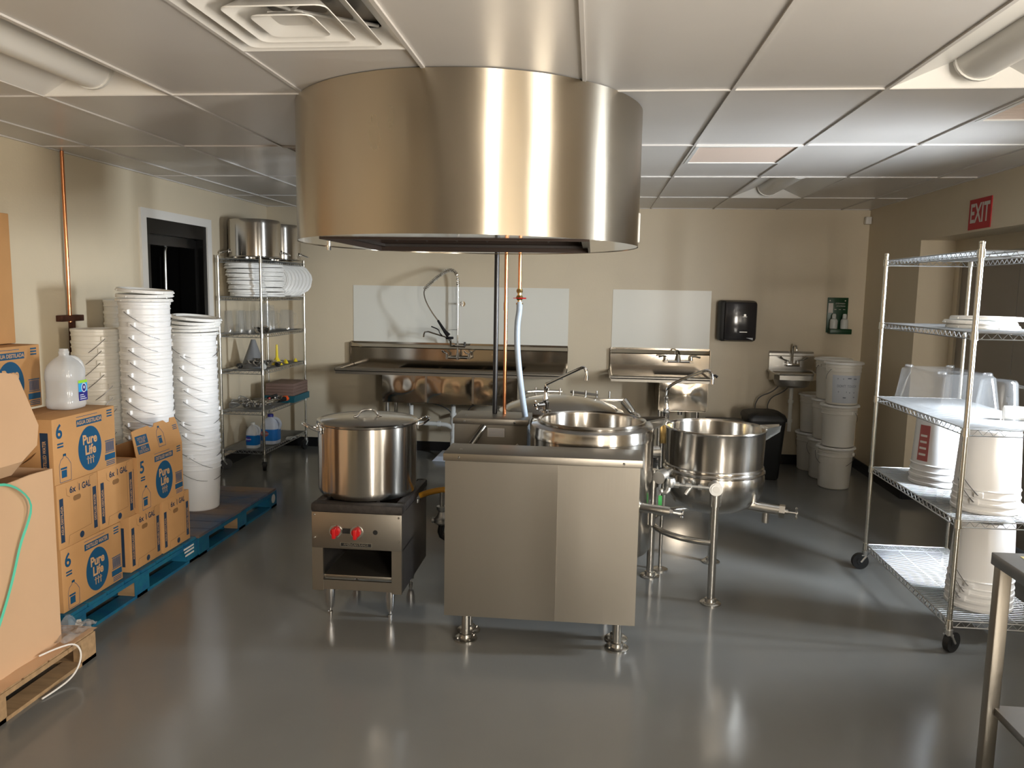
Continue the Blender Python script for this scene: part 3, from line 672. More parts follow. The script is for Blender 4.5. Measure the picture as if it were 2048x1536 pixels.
m.cyl((-.453, 4.85, 1.617), (-.453, 4.85, 1.628), .022, n=14); m.build('valve_body', 'brass', t)
MB().box(-.453, -.41, 4.825, 4.835, 1.653, 1.661).box(-.49, -.453, 4.825, 4.835, 1.655, 1.659).build('valve_lever', 'red_knob', t, label='red valve lever')
MB().tube([(-.453, 4.84, 1.63), (-.452, 4.84, 1.585), (-.464, 4.84, 1.50), (-.462, 4.84, 1.35), (-.44, 4.83, 1.16), (-.405, 4.82, .96), (-.375, 4.80, .84), (-.37, 4.79, .70)], [.013]+[.0185]*60, 12, smooth=2) if 0 else None
hz = resample([(-.453, 4.84, 1.635), (-.450, 4.84, 1.585), (-.464, 4.84, 1.50), (-.462, 4.84, 1.35), (-.44, 4.83, 1.16), (-.405, 4.79, .96), (-.375, 4.74, .82), (-.37, 4.66, .70)], .02)
MB().tube(hz, [.0145]+[.0185]*(len(hz)-1), 12).build('hose', 'hose_blue', t, label='pale blue reinforced hose')

# ------------------------------------------------------------------ kettles and consoles
def foot_leg(parent, x, y, z1, r=.021, mt='steel_satin'):
    lg = MB().cyl((x, y, .012), (x, y, z1), r, n=18).build('leg', mt, parent)
    m = MB(); m.lathe([(0, 0), (.058, 0), (.058, .007), (.050, .012), (.032, .014), (.030, .03), (.022, .034), (0, .034)], (x, y, 0), 28)
    for i in range(4):
        a = i*PI/2+.6; m.cyl((x+.044*math.cos(a), y+.044*math.sin(a), .01), (x+.044*math.cos(a), y+.044*math.sin(a), .017), .005, n=8)
    m.build('foot_flange', 'steel_satin', lg); return lg
def console(name, label, x0, x1, y0, y1, z0, z1, seam, legs):
    t = thing(name, label, 'equipment cabinet', ((x0+x1)/2, (y0+y1)/2, 0))
    m = MB(); m.box(x0, x1, y0+.004, y1, z0, z1-.002)
    if seam:
        nx = 16; nz = 20
        for xa, xb, off in ((x0, seam, 1), (seam, x1, 0)):
            vs = []
            for j in range(nz+1):
                for i in range(nx+1):
                    a = i/nx; b = j/nz; x = xa+(xb-xa)*a; ga = (x-x0)/(x1-x0)
                    k = math.sin(PI*ga)**.5*math.sin(PI*b)**.4 if 0 < ga < 1 and 0 < b < 1 else 0
                    d = .003*noise.noise(Vector((ga*3, b*1.1, .7)))*k
                    if off: d += .0015 + (.0075*max(0, 1-(seam-x)/.16)**2)*k
                    else: d += -.001*k - .0015*math.sin(PI*a)*k
                    vs.append((x, y0-d, z0+(z1-z0)*b))
            m.add(vs, [(j*(nx+1)+i, j*(nx+1)+i+1, (j+1)*(nx+1)+i+1, (j+1)*(nx+1)+i) for j in range(nz) for i in range(nx)])
            if off: m.add([vs[j*(nx+1)+nx] for j in range(nz+1)]+[(seam, y0+.004, v[2]) for v in [vs[j*(nx+1)+nx] for j in range(nz+1)]], [(j, j+1, j+nz+2, j+nz+1) for j in range(nz)])
    m.build('cabinet_body', 'steel_flat', t)
    m = MB(); m.box(x0-.008, x1+.010, y0-.010, y1+.01, z1-.036, z1, .003); m.build('top_cap', 'steel_flat', t)
    for x in (x0+.065, x1-.075): MB().cyl((x, y0-.010, z1-.019), (x, y0-.014, z1-.019), .0065, .003, n=10).build('screw', 'chrome', t)
    MB().cyl((x0+.06, y0+.09, z1), (x0+.06, y0+.09, z1+.004), .006, .003, n=10).build('screw', 'chrome', t)
    for x, y in legs: foot_leg(t, x, y, z0+.01)
    return t
console('kettle_console', 'wide brushed stainless console cabinet standing in front of the open kettle', -.665, .240, 3.52, 3.75, .152, .944, -.135, [(-.572, 3.60), (.163, 3.60), (-.572, 3.70), (.163, 3.70)])
t2 = console('control_console', 'smaller stainless control box at the foot of the black and copper pipes', -.822, -.375, 4.64, 4.93, .16, .925, None, [(-.77, 4.69), (-.44, 4.69), (-.77, 4.87), (-.44, 4.87)])
MB().box(-.615, -.510, 4.632, 4.64, .815, .870).build('data_plate', 'sign_white', t2, label='pale printed data plate')
m = MB()
for i in range(5): m.box(-.608, -.517, 4.631, 4.6322, .822+i*.009, .824+i*.009)
m.build('printed_text', 'ink_grey', t2)
m = MB(); m.cyl((-.640, 4.645, .875), (-.705, 4.55, .775), .022, n=14); m.cyl((-.705, 4.55, .775), (-.75, 4.48, .68), .022, n=14); m.build('drain_tube', 'steel_satin', t2)
m = MB(); m.tube([(-.50, 4.636, .70), (-.43, 4.636, .775), (-.385, 4.636, .72)], .004, 6); m.build('chevron_reflection', 'steel_satin', t2)  # a strap's reflection on the box front, modelled as a thin bent tube

def spout_lip(m, cx, cy, R, z, ang, L=.10, w=.085):
    d = Vector((math.cos(ang), math.sin(ang), 0)); s = Vector((-math.sin(ang), math.cos(ang), 0)); c = Vector((cx, cy, z))
    a, b = c+d*(R-.02)+s*w, c+d*(R-.02)-s*w; tip = c+d*(R+L)+Vector((0,0,.022)); bot = c+d*(R-.02)+Vector((0,0,-.075))
    ta, tb_ = tip+s*.022, tip-s*.022; bt = tip+Vector((0,0,-.03))
    up = Vector((0,0,.018)); th = Vector((0,0,-.004))
    for A, T_ in ((a, ta), (b, tb_)):
        v = [A+up, T_+up*.6, bt, bot]; off = (s if A is a else -s)*.004
        m.add(v+[p+off for p in v], [(0,1,2,3),(7,6,5,4),(0,4,5,1),(1,5,6,2),(2,6,7,3),(3,7,4,0)])
def star_handle(m, c, d, r=.026, k=4):
    c = Vector(c); d = Vector(d).normalized(); u, w = frame_from(d); m.cyl(c-d*.006, c+d*.008, .010, n=10)
    for i in range(k):
        a = 2*PI*i/k+.4; e = c+(u*math.cos(a)+w*math.sin(a))*r; m.cyl(c, e, .005, .0045, n=6); m.lathe([(0,-.007),(.006,-.004),(.007,0),(.006,.004),(0,.007)], tuple(e), 8)

# open kettle in the middle
KX, KY = .018, 4.30
t = thing('open_kettle', 'large open cylindrical steam kettle right behind the wide console cabinet', 'kettle', (KX, KY, 0))
m = MB(); m.lathe([(.0, .285), (.334, .285), (.342, .295), (.342, .905), (.345, .908), (.345, .925), (.342, .93), (.342, .955), (.338, .968), (.305, .982), (.30, .98)], (KX, KY, 0), 96); m.build('shell', 'steel_round', t)
m = MB(); m.lathe([(.300, .980), (.302, .992), (.297, 1.001), (.288, 1.002), (.282, .995), (.280, .985), (.280, .72), (.272, .64), (.24, .57), (.17, .525), (.08, .508), (0, .505)], (KX, KY, 0), 96); m.build('inner_bowl', 'steel_round', t)
m = MB(); spout_lip(m, KX, KY, .30, .985, math.radians(6), .11, .085); m.build('pouring_lip', 'steel_satin', t)
m = MB(); m.cyl((.24, 4.12, .562), (.44, 4.06, .556), .026, n=18); m.cyl((.24, 4.12, .562), (.275, 4.11, .561), .045, .028, n=18); m.cyl((.345, 4.09, .545), (.345, 4.09, .475), .021, n=14); m.build('draw_off_pipe', 'steel_satin', t)
m = MB(); m.cyl((.43, 4.063, .556), (.50, 4.04, .553), .009, n=10); m.cyl((.43, 4.063, .556), (.455, 4.055, .555), .020, n=6); star_handle(m, (.50, 4.04, .553), (1, -.3, 0)); m.build('valve_handle', 'chrome', t)
for a in (50, 170, 290): foot_leg(t, KX+.27*math.cos(math.radians(a)), KY+.27*math.sin(math.radians(a)), .29)
m = MB(); m.cyl((.35, 4.42, .80), (.40, 4.44, .80), .035, n=20); m.cyl((.345, 4.43, .70), (.345, 4.43, .52), .018, n=12); m.build('side_fitting', 'steel_satin', t)

# tri-leg kettle on the right
KX, KY = .735, 4.57
t = thing('tri_leg_kettle', 'open round bottom kettle on three legs, right of the console cabinet', 'kettle', (KX, KY, 0))
prof = [(0, .432), (.06, .434), (.12, .443), (.18, .463), (.23, .494), (.265, .535), (.284, .585), (.290, .635), (.288, .665), (.284, .678), (.291, .684), (.291, .692), (.283, .697), (.279, .703), (.284, .709), (.283, .716), (.277, .722), (.280, .80), (.284, .915), (.288, .925)]
MB().lathe(prof, (KX, KY, 0), 96).build('jacket', 'steel_round', t)
MB().lathe([(.288, .925), (.291, .931), (.288, .938), (.281, .938), (.277, .931), (.276, .92), (.273, .72), (.262, .62), (.22, .53), (.14, .475), (.06, .455), (0, .452)], (KX, KY, 0), 96).build('inner_bowl', 'steel_round', t)
m = MB(); spout_lip(m, KX, KY, .288, .925, math.radians(0), .078, .07); m.build('pouring_lip', 'steel_satin', t)
LEGS = [(.698, 4.225), (.392, 4.60), (.80, 4.91)]
for i, (x, y) in enumerate(LEGS): foot_leg(t, x, y, .66 if i == 0 else .62, .0215)
for i, (x, y) in enumerate(LEGS):
    m = MB(); dx, dy = KX-x, KY-y; L = math.hypot(dx, dy); m.cyl((x, y, .60), (x+dx/L*.09, y+dy/L*.09, .60), .018, n=12); m.cyl((x, y, .555), (x, y, .66), .031, n=18); m.build('leg_sleeve', 'steel_satin', t)
def arc(i, j, z, ccw):
    a0 = math.atan2(LEGS[i][1]-KY, LEGS[i][0]-KX); a1 = math.atan2(LEGS[j][1]-KY, LEGS[j][0]-KX)
    while a1 < a0: a1 += 2*PI
    return [(KX+.345*math.cos(a0+(a1-a0)*k/16), KY+.345*math.sin(a0+(a1-a0)*k/16), z) for k in range(17)]
m = MB(); m.tube(arc(1, 0, .345, True), .017, 12); m.build('leg_ring', 'steel_satin', t)
m = MB(); m.tube(arc(2, 1, .345, True), .017, 12); m.build('leg_ring', 'steel_satin', t)
m = MB(); m.cyl((.695, 4.255, .655), (.693, 4.185, .655), .036, n=24); m.cyl((.693, 4.187, .655), (.693, 4.180, .655), .028, n=24); m.use('brass') if 0 else None; m.build('sight_fitting', 'galv', t)
MB().cyl((.693, 4.181, .655), (.693, 4.177, .655), .018, n=20).build('fitting_plug', 'steel_dull', t)
m = MB(); m.cyl((.66, 4.20, .658), (.44, 4.24, .662), .0095, n=10)
for a, b, r in (((.62, 4.206, .659), (.60, 4.21, .659), .015), ((.565, 4.217, .660), (.535, 4.222, .660), .017), ((.50, 4.228, .661), (.47, 4.234, .662), .017)): m.cyl(a, b, r, n=8)
m.cyl((.565, 4.217, .66), (.535, 4.21, .615), .014, .010, n=10)
m.lathe([(0,-.03),(.022,-.025),(.03,0),(.022,.025),(0,.03)], (.455, 4.236, .672), 14); m.tube([(.45, 4.236, .665), (.44, 4.22, .62), (.41, 4.23, .615), (.405, 4.23, .635)], .014, 10, smooth=1)
m.build('steam_trap_piping', 'galv', t)
m = MB(); m.cyl((.42, 4.29, .70), (.39, 4.24, .695), .036, n=18); m.cyl((.47, 4.40, .70), (.42, 4.29, .70), .018, n=12); m.build('pressure_gauge', 'steel_dull', t)
MB().box(.391, .411, 4.222, 4.225, .545, .60).build('tag', 'tag_green', t, label='green hanging tag')
MB().tube([(.40, 4.226, .60), (.405, 4.23, .63)], .0015, 5).cyl((.425, 4.27, .60), (.425, 4.27, .53), .008, n=8).build('wire_tie', 'galv', t)
m = MB(); m.cyl((.90, 4.48, .50), (1.09, 4.43, .487), .029, n=20); m.cyl((1.02, 4.45, .47), (1.02, 4.45, .41), .020, n=14); m.build('draw_off_pipe', 'steel_satin', t)
m = MB(); m.cyl((1.088, 4.431, .487), (1.118, 4.423, .485), .040, n=6); m.cyl((1.115, 4.424, .485), (1.135, 4.418, .484), .014, n=8); m.cyl((1.13, 4.42, .484), (1.18, 4.405, .482), .006, n=8); star_handle(m, (1.178, 4.406, .482), (1, -.25, 0), .036); m.build('valve_handle', 'steel_satin', t)

# closed kettle at the back
KX, KY = -.195, 5.34
t = thing('lidded_kettle', 'large closed steam kettle with domed lid behind the open kettle', 'kettle', (KX, KY, 0))
MB().lathe([(0, .25), (.39, .25), (.42, .28), (.43, .33), (.43, .845), (.434, .85), (.434, .875), (.43, .885), (.40, .893), (0, .893)], (KX, KY, 0), 80).build('shell', 'steel_round', t)
MB().lathe([(.385, .892), (.392, .902), (.385, .912), (.36, .925), (.28, .955), (.18, .975), (.08, .984), (0, .986)], (KX, KY, 0), 80).build('lid', 'steel_round', t)
m = MB(); m.box(-.03, .24, 5.42, 5.47, .945, .965, .004); m.cyl((.24, 5.44, .95), (.30, 5.40, .88), .03, .022, n=14); m.cyl((.27, 5.42, .90), (.33, 5.38, .86), .014, n=10); m.cyl((.33, 5.38, .87), (.35, 5.37, .85), .010, n=10)
m.build('hinge_arm', 'steel_satin', t)
m = MB(); m.cyl((-.14, 5.58, .985), (.06, 5.56, .97), .010, n=10)
for x in (-.12, -.03, .05, .14): m.cyl((x, 5.56, .93), (x, 5.56, 1.0), .0065, n=8)
m.build('hinge_rod', 'steel_satin', t)
m = MB(); m.tube([(-.50, 5.38, .91), (-.48, 5.50, .965), (-.44, 5.56, .985), (-.20, 5.58, .985)], .012, 10, smooth=1)
for x in (-.39, -.30, -.215): m.cyl((x, 5.57, .94), (x, 5.57, 1.01), .0065, n=8)
m.build('lid_handle', 'steel_satin', t)
for a in (60, 180, 300): foot_leg(t, KX+.32*math.cos(math.radians(a)), KY+.32*math.sin(math.radians(a)), .27)

def kettle_faucet(label, bx, by, z0, pts, tipz, post_to):
    t = thing('kettle_faucet', label, 'faucet', (bx, by, post_to))
    m = MB(); m.cyl((bx, by, post_to), (bx, by, z0), .011 if post_to < .5 else .012, n=12); m.build('support_post', 'steel_satin', t)
    m = MB(); m.lathe([(0, 0), (.034, 0), (.034, .010), (.020, .016), (.020, .05), (.024, .06), (.016, .07), (.018, .085), (.011, .10), (.011, .135), (.015, .145), (.009, .155)], (bx, by, z0), 16)
    m.build('valve_body', 'chrome', t)
    top = z0+.155
    m = MB(); m.tube([(bx, by, top-.02), (bx, by, top+.01)] + pts, .0095, 10, smooth=2); e = pts[-1]; m.cyl(e, (e[0], e[1], e[2]-.03), .013, n=12); m.build('swing_spout', 'chrome', t)
    return t
t = kettle_faucet('chrome swing spout faucet on the near left side of the open kettle', -.262, 4.60, .985, [(-.255, 4.60, 1.155), (-.06, 4.58, 1.255), (-.04, 4.58, 1.262), (-.025, 4.575, 1.245), (-.022, 4.575, 1.215)], 1.2, .20)
m = MB(); m.cyl((-.262, 4.60, 1.03), (-.31, 4.56, 1.03), .016, n=10); star_handle(m, (-.315, 4.556, 1.03), (-1, -.7, 0), .024); m.build('valve_handle', 'chrome', t)
t = kettle_faucet('chrome swing spout faucet between the two open kettles', .462, 4.72, .93, [(.467, 4.71, 1.155), (.66, 4.65, 1.25), (.688, 4.645, 1.258), (.71, 4.64, 1.24), (.714, 4.64, 1.205)], 1.19, .02)
MB().tube([(.71, 4.64, 1.225), (.73, 4.635, 1.228), (.742, 4.63, 1.218)], [.006, .007, .009], 8).build('thumb_lever', 'black_plastic', t)
MB().lathe([(0,0),(.05,0),(.05,.008),(.012,.02),(0,.02)], (.462, 4.72, 0), 20).build('foot_flange', 'steel_satin', t); MB().box(.43, .50, 4.69, 4.75, .80, .925, .003).build('mounting_bracket', 'brass', t, label='dull brass coloured mounting bracket')

# gas regulator and yellow hose left of the console
t = thing('gas_connector', 'yellow coated gas hose with grey regulator left of the console cabinet', 'gas hose', (-.80, 4.1, .4))
hz = resample([(-.914, 4.10, .575), (-.86, 4.10, .597), (-.78, 4.10, .615), (-.70, 4.12, .61), (-.60, 4.16, .55), (-.55, 4.2, .45)], .02)
MB().tube(hz, .0165, 12).build('hose', 'yellow_hose', t)
m = MB(); m.cyl((-.90, 4.10, .58), (-.935, 4.10, .562), .014, n=12); m.cyl((-.925, 4.10, .567), (-.93, 4.10, .535), .010, n=10)
for q in (20,): pass
m.build('coupling', 'galv', t)
m = MB(); m.cyl((-.79, 4.1, .60), (-.79, 4.1, .50), .013, n=12); m.lathe([(0, .0), (.03, .0), (.045, .012), (.045, .03), (.03, .042), (.02, .07), (.03, .085), (.03, .10), (0, .10)], (-.79, 4.10, .42), 20); m.cyl((-.79, 4.1, .47), (-.60, 4.1, .47), .018, n=12)
m.build('regulator', 'galv', t)
MB().tube([(-.79, 4.1, .42), (-.80, 4.1, .36), (-.76, 4.1, .335), (-.62, 4.15, .335), (-.58, 4.2, .0)], .018, 12, smooth=1).build('flex_line', 'black_iron_pipe', t)
m = MB(); m.cyl((-.845, 4.1, .44), (-.79, 4.1, .44), .016, n=12); m.build('side_port', 'galv', t)

# ------------------------------------------------------------------ stock pot range
X0, X1, Y0, Y1 = -1.398, -.928, 3.74, 4.33
t = thing('stock_pot_range', 'low stainless stock pot range with two red knobs carrying the big pot', 'stove', ((X0+X1)/2, (Y0+Y1)/2, 0))
m = MB()
m.box(X0, X1, Y0, Y0+.02, .375, .565, .003)                        # control panel
m.box(X0, X0+.058, Y0+.001, Y0+.02, .148, .376); m.box(X1-.052, X1, Y0+.001, Y0+.02, .148, .376); m.box(X0+.058, X1-.052, Y0+.006, Y0+.02, .155, .205)
m.build('front_panel', 'steel_flat', t)
m = MB(); m.box(X0, X0+.006, Y0+.02, Y1, .15, .565); m.box(X1-.006, X1, Y0+.02, Y1, .15, .565); m.box(X0, X1, Y1-.006, Y1, .15, .565); m.box(X0, X1, Y0+.02, Y1, .37, .376)
m.build('side_panel', 'steel_dark', t)
MB().box(X0+.058, X1-.052, Y0+.012, Y1-.02, .215, .232, .003).build('drip_tray', 'steel_flat', t)
for x in (X0+.10, X0+.35+.035):
    pass
for i, x in enumerate((-1.271, -1.161)):
    k = MB(); k.cyl((x, Y0, .468), (x, Y0-.006, .468), .034, .033, n=28); k.build('knob_bezel', 'chrome', t)
    m = MB(); m.cyl((x, Y0-.006, .468), (x, Y0-.022, .468), .025, .022, n=24); m.box(x-.009, x+.009, Y0-.042, Y0-.012, .438, .490, .004)
    m.build('knob', 'red_knob', t, label='red control knob')
MB().box(-1.235, -1.195, Y0-.004, Y0+.002, .458, .484).cyl((-1.064, Y0+.001, .47), (-1.064, Y0-.0015, .47), .0125, n=20).build('panel_opening', 'black_matte', t)
MB().box(-1.248, -1.082, Y0-.003, Y0, .389, .411).build('name_plate', 'steel_satin', t)
m = MB(); m.box(-1.244, -1.086, Y0-.0036, Y0-.003, .392, .408); m.use('steel_dull')
m = MB(); m.mats = []; m.use('black_matte'); m.box(-1.244, -1.086, Y0-.0036, Y0-.003, .392, .408); m.use('steel_satin'); m.text('AMERICAN RANGE', .0165, (-1.165, Y0-.004, .400), (1, 0, 0), (0, 0, 1), sx=.92, bold=.0004)
m.build('plate_lettering', None, t)
for x in (X0+.015, X1-.015):
    for z in (.55, .43): MB().cyl((x, Y0, z), (x, Y0-.004, z), .006, .004, n=10).build('screw', 'chrome', t)
for x, y in ((-1.325, 3.80), (-1.003, 3.80), (-1.325, 4.26), (-1.003, 4.26)):
    MB().lathe([(0, 0), (.012, 0), (.012, .015), (.007, .018), (.007, .035), (.018, .038), (.024, .07), (.027, .15), (0, .15)], (x, y, 0), 20).build('leg', 'chrome', t)
m = MB(); tz = .568                                                # heavy cast top with open grate
m.box(X0-.004, X1+.006, Y0-.005, Y0+.075, tz-.004, tz+.042, .012); m.box(X0, X0+.05, Y0+.075, Y1, tz, tz+.045, .01); m.box(X1-.045, X1+.006, Y0+.075, Y1, tz, tz+.045, .01); m.box(X0, X1, Y1-.04, Y1, tz, tz+.045, .01)
cx_, cy_ = (X0+X1)/2, (Y0+Y1)/2+.02
for i in range(8):
    a = 2*PI*i/8+.39; m.cyl((cx_+.07*math.cos(a), cy_+.07*math.sin(a), tz+.03), (cx_+.22*math.cos(a), cy_+.22*math.sin(a), tz+.03), .010, n=6)
m.build('grate', 'cast_iron', t)
MB().lathe([(0, 0), (.11, 0), (.14, .012), (.10, .02), (0, .022)], (cx_, cy_, tz-.05), 32).box(X0+.05, X1-.045, Y0+.075, Y1-.04, tz-.06, tz-.05).build('burner', 'rusty_iron', t)

# stock pot
def stock_pot(label, c, R, h, rz, lid=True, inverted=False):
    t = thing('stock_pot', label, 'pot', (0, 0, 0))
    z = (lambda v: h-v) if inverted else (lambda v: v)
    pr = [(0, .0), (R-.03, .0), (R-.012, .004), (R-.004, .018), (R, .04), (R, h-.01), (R+.005, h-.004), (R+.004, h), (R-.002, h), (R-.004, .05), (0, .012)]
    MB().lathe([(r, z(v)) for r, v in pr], (0, 0, 0), 96).build('body', 'steel_round', t)
    zz = h-.035 if not inverted else .035+.02
    for s in (-1, 1):
        m = MB(); tz_ = .022 if not inverted else -.015
        m.tube([(s*(R+.001), -.05, zz), (s*(R+.030), -.055, zz+tz_*.3), (s*(R+.080), -.04, zz+tz_*1.6), (s*(R+.080), .04, zz+tz_*1.6), (s*(R+.030), .055, zz+tz_*.3), (s*(R+.001), .05, zz)], .0065, 8, smooth=2)
        for y in (-.05, .05): m.box(s*R-.004, s*R+.004, y-.014, y+.014, zz-.018, zz+.018, .003)
        m.build('side_handle', 'chrome', t)
    if lid:
        l = MB().lathe([(R+.007, h-.004), (R+.009, h+.004), (R+.002, h+.010), (R-.012, h+.006), (R-.020, h+.010), (.10, h+.020), (0, h+.022)], (0, 0, 0), 96).build('lid', 'steel_round', t)
        m = MB(); m.tube([(-.075, 0, h+.020), (-.055, 0, h+.024), (-.042, 0, h+.045), (-.025, 0, h+.056), (.025, 0, h+.056), (.042, 0, h+.045), (.055, 0, h+.024), (.075, 0, h+.020)], .0065, 8, smooth=2); m.build('lid_handle', 'chrome', l)
    t.location = c; t.rotation_euler = (0, 0, rz); return t
stock_pot('large lidded stainless stock pot standing on the low range', (-1.185, 4.03, .612), .262, .385, math.radians(30))
stock_pot('upside down steel stock pot on top of the left wire shelf, nearer one', (-3.145, 7.06, 1.968), .235, .345, .5, False, True)
stock_pot('upside down steel stock pot on top of the left wire shelf, against the back wall', (-3.14, 7.60, 1.968), .215, .345, .2, False, True)

# ------------------------------------------------------------------ pallets
def pallet(name, label, x0, x1, y0, y1, paint, deck, group=None, stencil=False, raw=False):
    t = thing(name, label, 'pallet', ((x0+x1)/2, (y0+y1)/2, 0), group)
    n = 8; w = (y1-y0)/n
    for i in range(n):                                              # deck boards run across (x), seen end on from the aisle
        a = y0+i*w+.004; MB().box(x0+random.uniform(0, .008), x1-random.uniform(.0, .006), a, a+w-.012, .122, .139).build('deck_board', deck, t, smooth=0)
    if not raw:
        for yy in (x0, (x0+x1)/2-.05, x1-.10): MB().box(yy, yy+.10, y0, y1, .098, .1215).build('stringer_board', paint, t, smooth=0)
        for xx in (x0, (x0+x1)/2-.05, x1-.10):
            for yb, L in ((y0, .13), ((y0+y1)/2-.07, .14), (y1-.13, .13)):
                MB().box(xx, xx+.0985, yb+.002, yb+L-.002, .0185, .0975).build('block', 'wood_raw' if yb > y0+.1 and yb < y1-.3 else paint, t, smooth=0)
                if xx > x1-.2: MB().box(xx+.0985, xx+.10, yb, yb+L, .0185, .0975).build('painted_face', paint, t, smooth=0)
    for i, yy in enumerate((x0, (x0+x1)/2-.02, x1-.04) if raw else ()):             # stringers along y with notches
        s_ = [(y0, .018), (y0+.14, .018), (y0+.16, .062), (y0+.38, .062), (y0+.40, .018), (y1-.40, .018), (y1-.38, .062), (y1-.16, .062), (y1-.14, .018), (y1, .018), (y1, .121), (y0, .121)]
        if raw: s_ = [(y0, .018), (y0+.10, .018), (y0+.10, .1), (y0+.45, .1), (y0+.45, .018), (y1-.55, .018), (y1-.55, .1), (y1-.10, .1), (y1-.10, .018), (y1, .018), (y1, .121), (y0, .121)]
        MB().prism(s_, 'x', yy, yy+.04).build('stringer', paint, t, smooth=0)
    for a in (y0, (y0+y1)/2-.05, y1-.10): MB().box(x0, x1, a, a+.10, 0, .017).build('bottom_board', paint, t, smooth=0)
    MB().box(x1-.09, x1, y0, y1, 0, .0165).build('bottom_board', paint, t, smooth=0)
    return t
t = pallet('pallet', 'bright blue wooden pallet carrying the printed water cases', XL+.02, -2.425, 3.285, 4.500, 'pallet_blue', 'pallet_blue')
m = MB(); 
for i, z in enumerate((.098, .078, .055)): m.text('PALLET PROPERTY'[:9-i], .020, (-2.4245, 4.40, z), (0, 1, 0), (0, 0, 1), sx=.8, bold=.0008) if 0 else m.box(-2.4248, -2.424, 4.335+i*.008, 4.455, z, z+.011)
m.build('stencil_mark', 'strap_white', t, smooth=0)
m = MB(); m.add([(-2.4245, 3.32, .035), (-2.4245, 3.39, .05), (-2.4245, 3.375, .085), (-2.4245, 3.345, .095), (-2.4245, 3.32, .06)], [(0,1,2,3,4)]); m.build('stencil_mark', 'strap_white', t, smooth=0)
t = pallet('pallet', 'empty scuffed blue pallet nearer the wire shelf', XL+.02, -2.42, 4.510, 5.725, 'pallet_blue', 'pallet_worn')
m = MB(); m.cyl((-2.4195, 5.66, .07), (-2.419, 5.66, .07), .035, n=20); m.build('stencil_mark', 'strap_white', t, smooth=0)
WP = pallet('pallet', 'raw wood pallet in the near left corner under the plain brown cartons', -3.20, -2.225, 1.98, 3.19, 'wood_raw', 'wood_raw', raw=True)
t = thing('plastic_wrap', 'crumpled clear film and cardboard flap on the corner of the raw wood pallet', 'plastic film', (-2.28, 3.0, .14))
def crumple(x0, x1, y0, y1, z, amp, nx, ny, seed, f=6):
    m = MB(); vs = []
    for j in range(ny+1):
        for i in range(nx+1):
            a = i/nx; b = j/ny; x = x0+(x1-x0)*a; y = y0+(y1-y0)*b
            h = noise.noise(Vector((x*f+seed, y*f, seed)))*amp + noise.noise(Vector((x*f*3, y*f*3, seed)))*amp*.4
            vs.append((x+h*.3, y, z+abs(h)+b*0))
    m.add(vs, [(j*(nx+1)+i, j*(nx+1)+i+1, (j+1)*(nx+1)+i+1, (j+1)*(nx+1)+i) for j in range(ny) for i in range(nx)]); return m
crumple(-2.36, -2.215, 2.98, 3.20, .150, .09, 14, 18, 2.0, 9).build('film', 'wrap_film', t, smooth=20)
crumple(-2.40, -2.205, 2.40, 3.18, .143, .012, 10, 24, 5.0, 5).build('cardboard_flap', 'cardboard_pale', t, smooth=40)
o = MB().tube([(-2.25, 2.86, .158), (-2.22, 2.93, .162), (-2.19, 3.0, .155), (-2.175, 3.02, .11), (-2.17, 3.0, .06), (-2.175, 2.95, .02), (-2.19, 2.86, .008), (-2.20, 2.80, .006)], .004, 6, smooth=2).build('strap', 'strap_white', at=(-2.2, 2.9, 0)); tag(o, 'loose white strapping band curling off the raw wood pallet', 'strap')

# ------------------------------------------------------------------ printed water cases
FAM = None
def bottle_outline(m, org, r, u, s):
    pts = [(-.3,-.5),(.3,-.5),(.32,.1),(.16,.32),(.07,.38),(.07,.5),(-.07,.5),(-.07,.38),(-.22,.30),(-.30,.12)]
    P = [Vector(org)+Vector(r)*a*s+Vector(u)*b*s for a, b in pts]
    for a, b in zip(P, P[1:]+P[:1]):
        d = (b-a).normalized(); nrm = Vector(r).cross(Vector(u)); k = d.cross(nrm)*.0012
        m.add([a-k, b-k, b+k, a+k], [(0,1,2,3)])
    def q(x0, x1, z0, z1): m.add([Vector(org)+Vector(r)*x*s+Vector(u)*z*s for x, z in ((x0,z0),(x1,z0),(x1,z1),(x0,z1))], [(0,1,2,3)])
    q(-.08, .08, .42, .5); q(-.24, .1, -.05, .02); q(-.2, .08, -.35, -.08)
def rectp(m, o, r, u, x0, x1, z0, z1, k=0):
    n_ = Vector(r).cross(Vector(u))*k; o = Vector(o)+n_; r = Vector(r); u = Vector(u)
    m.add([o+r*x0+u*z0, o+r*x1+u*z0, o+r*x1+u*z1, o+r*x0+u*z1], [(0,1,2,3)])
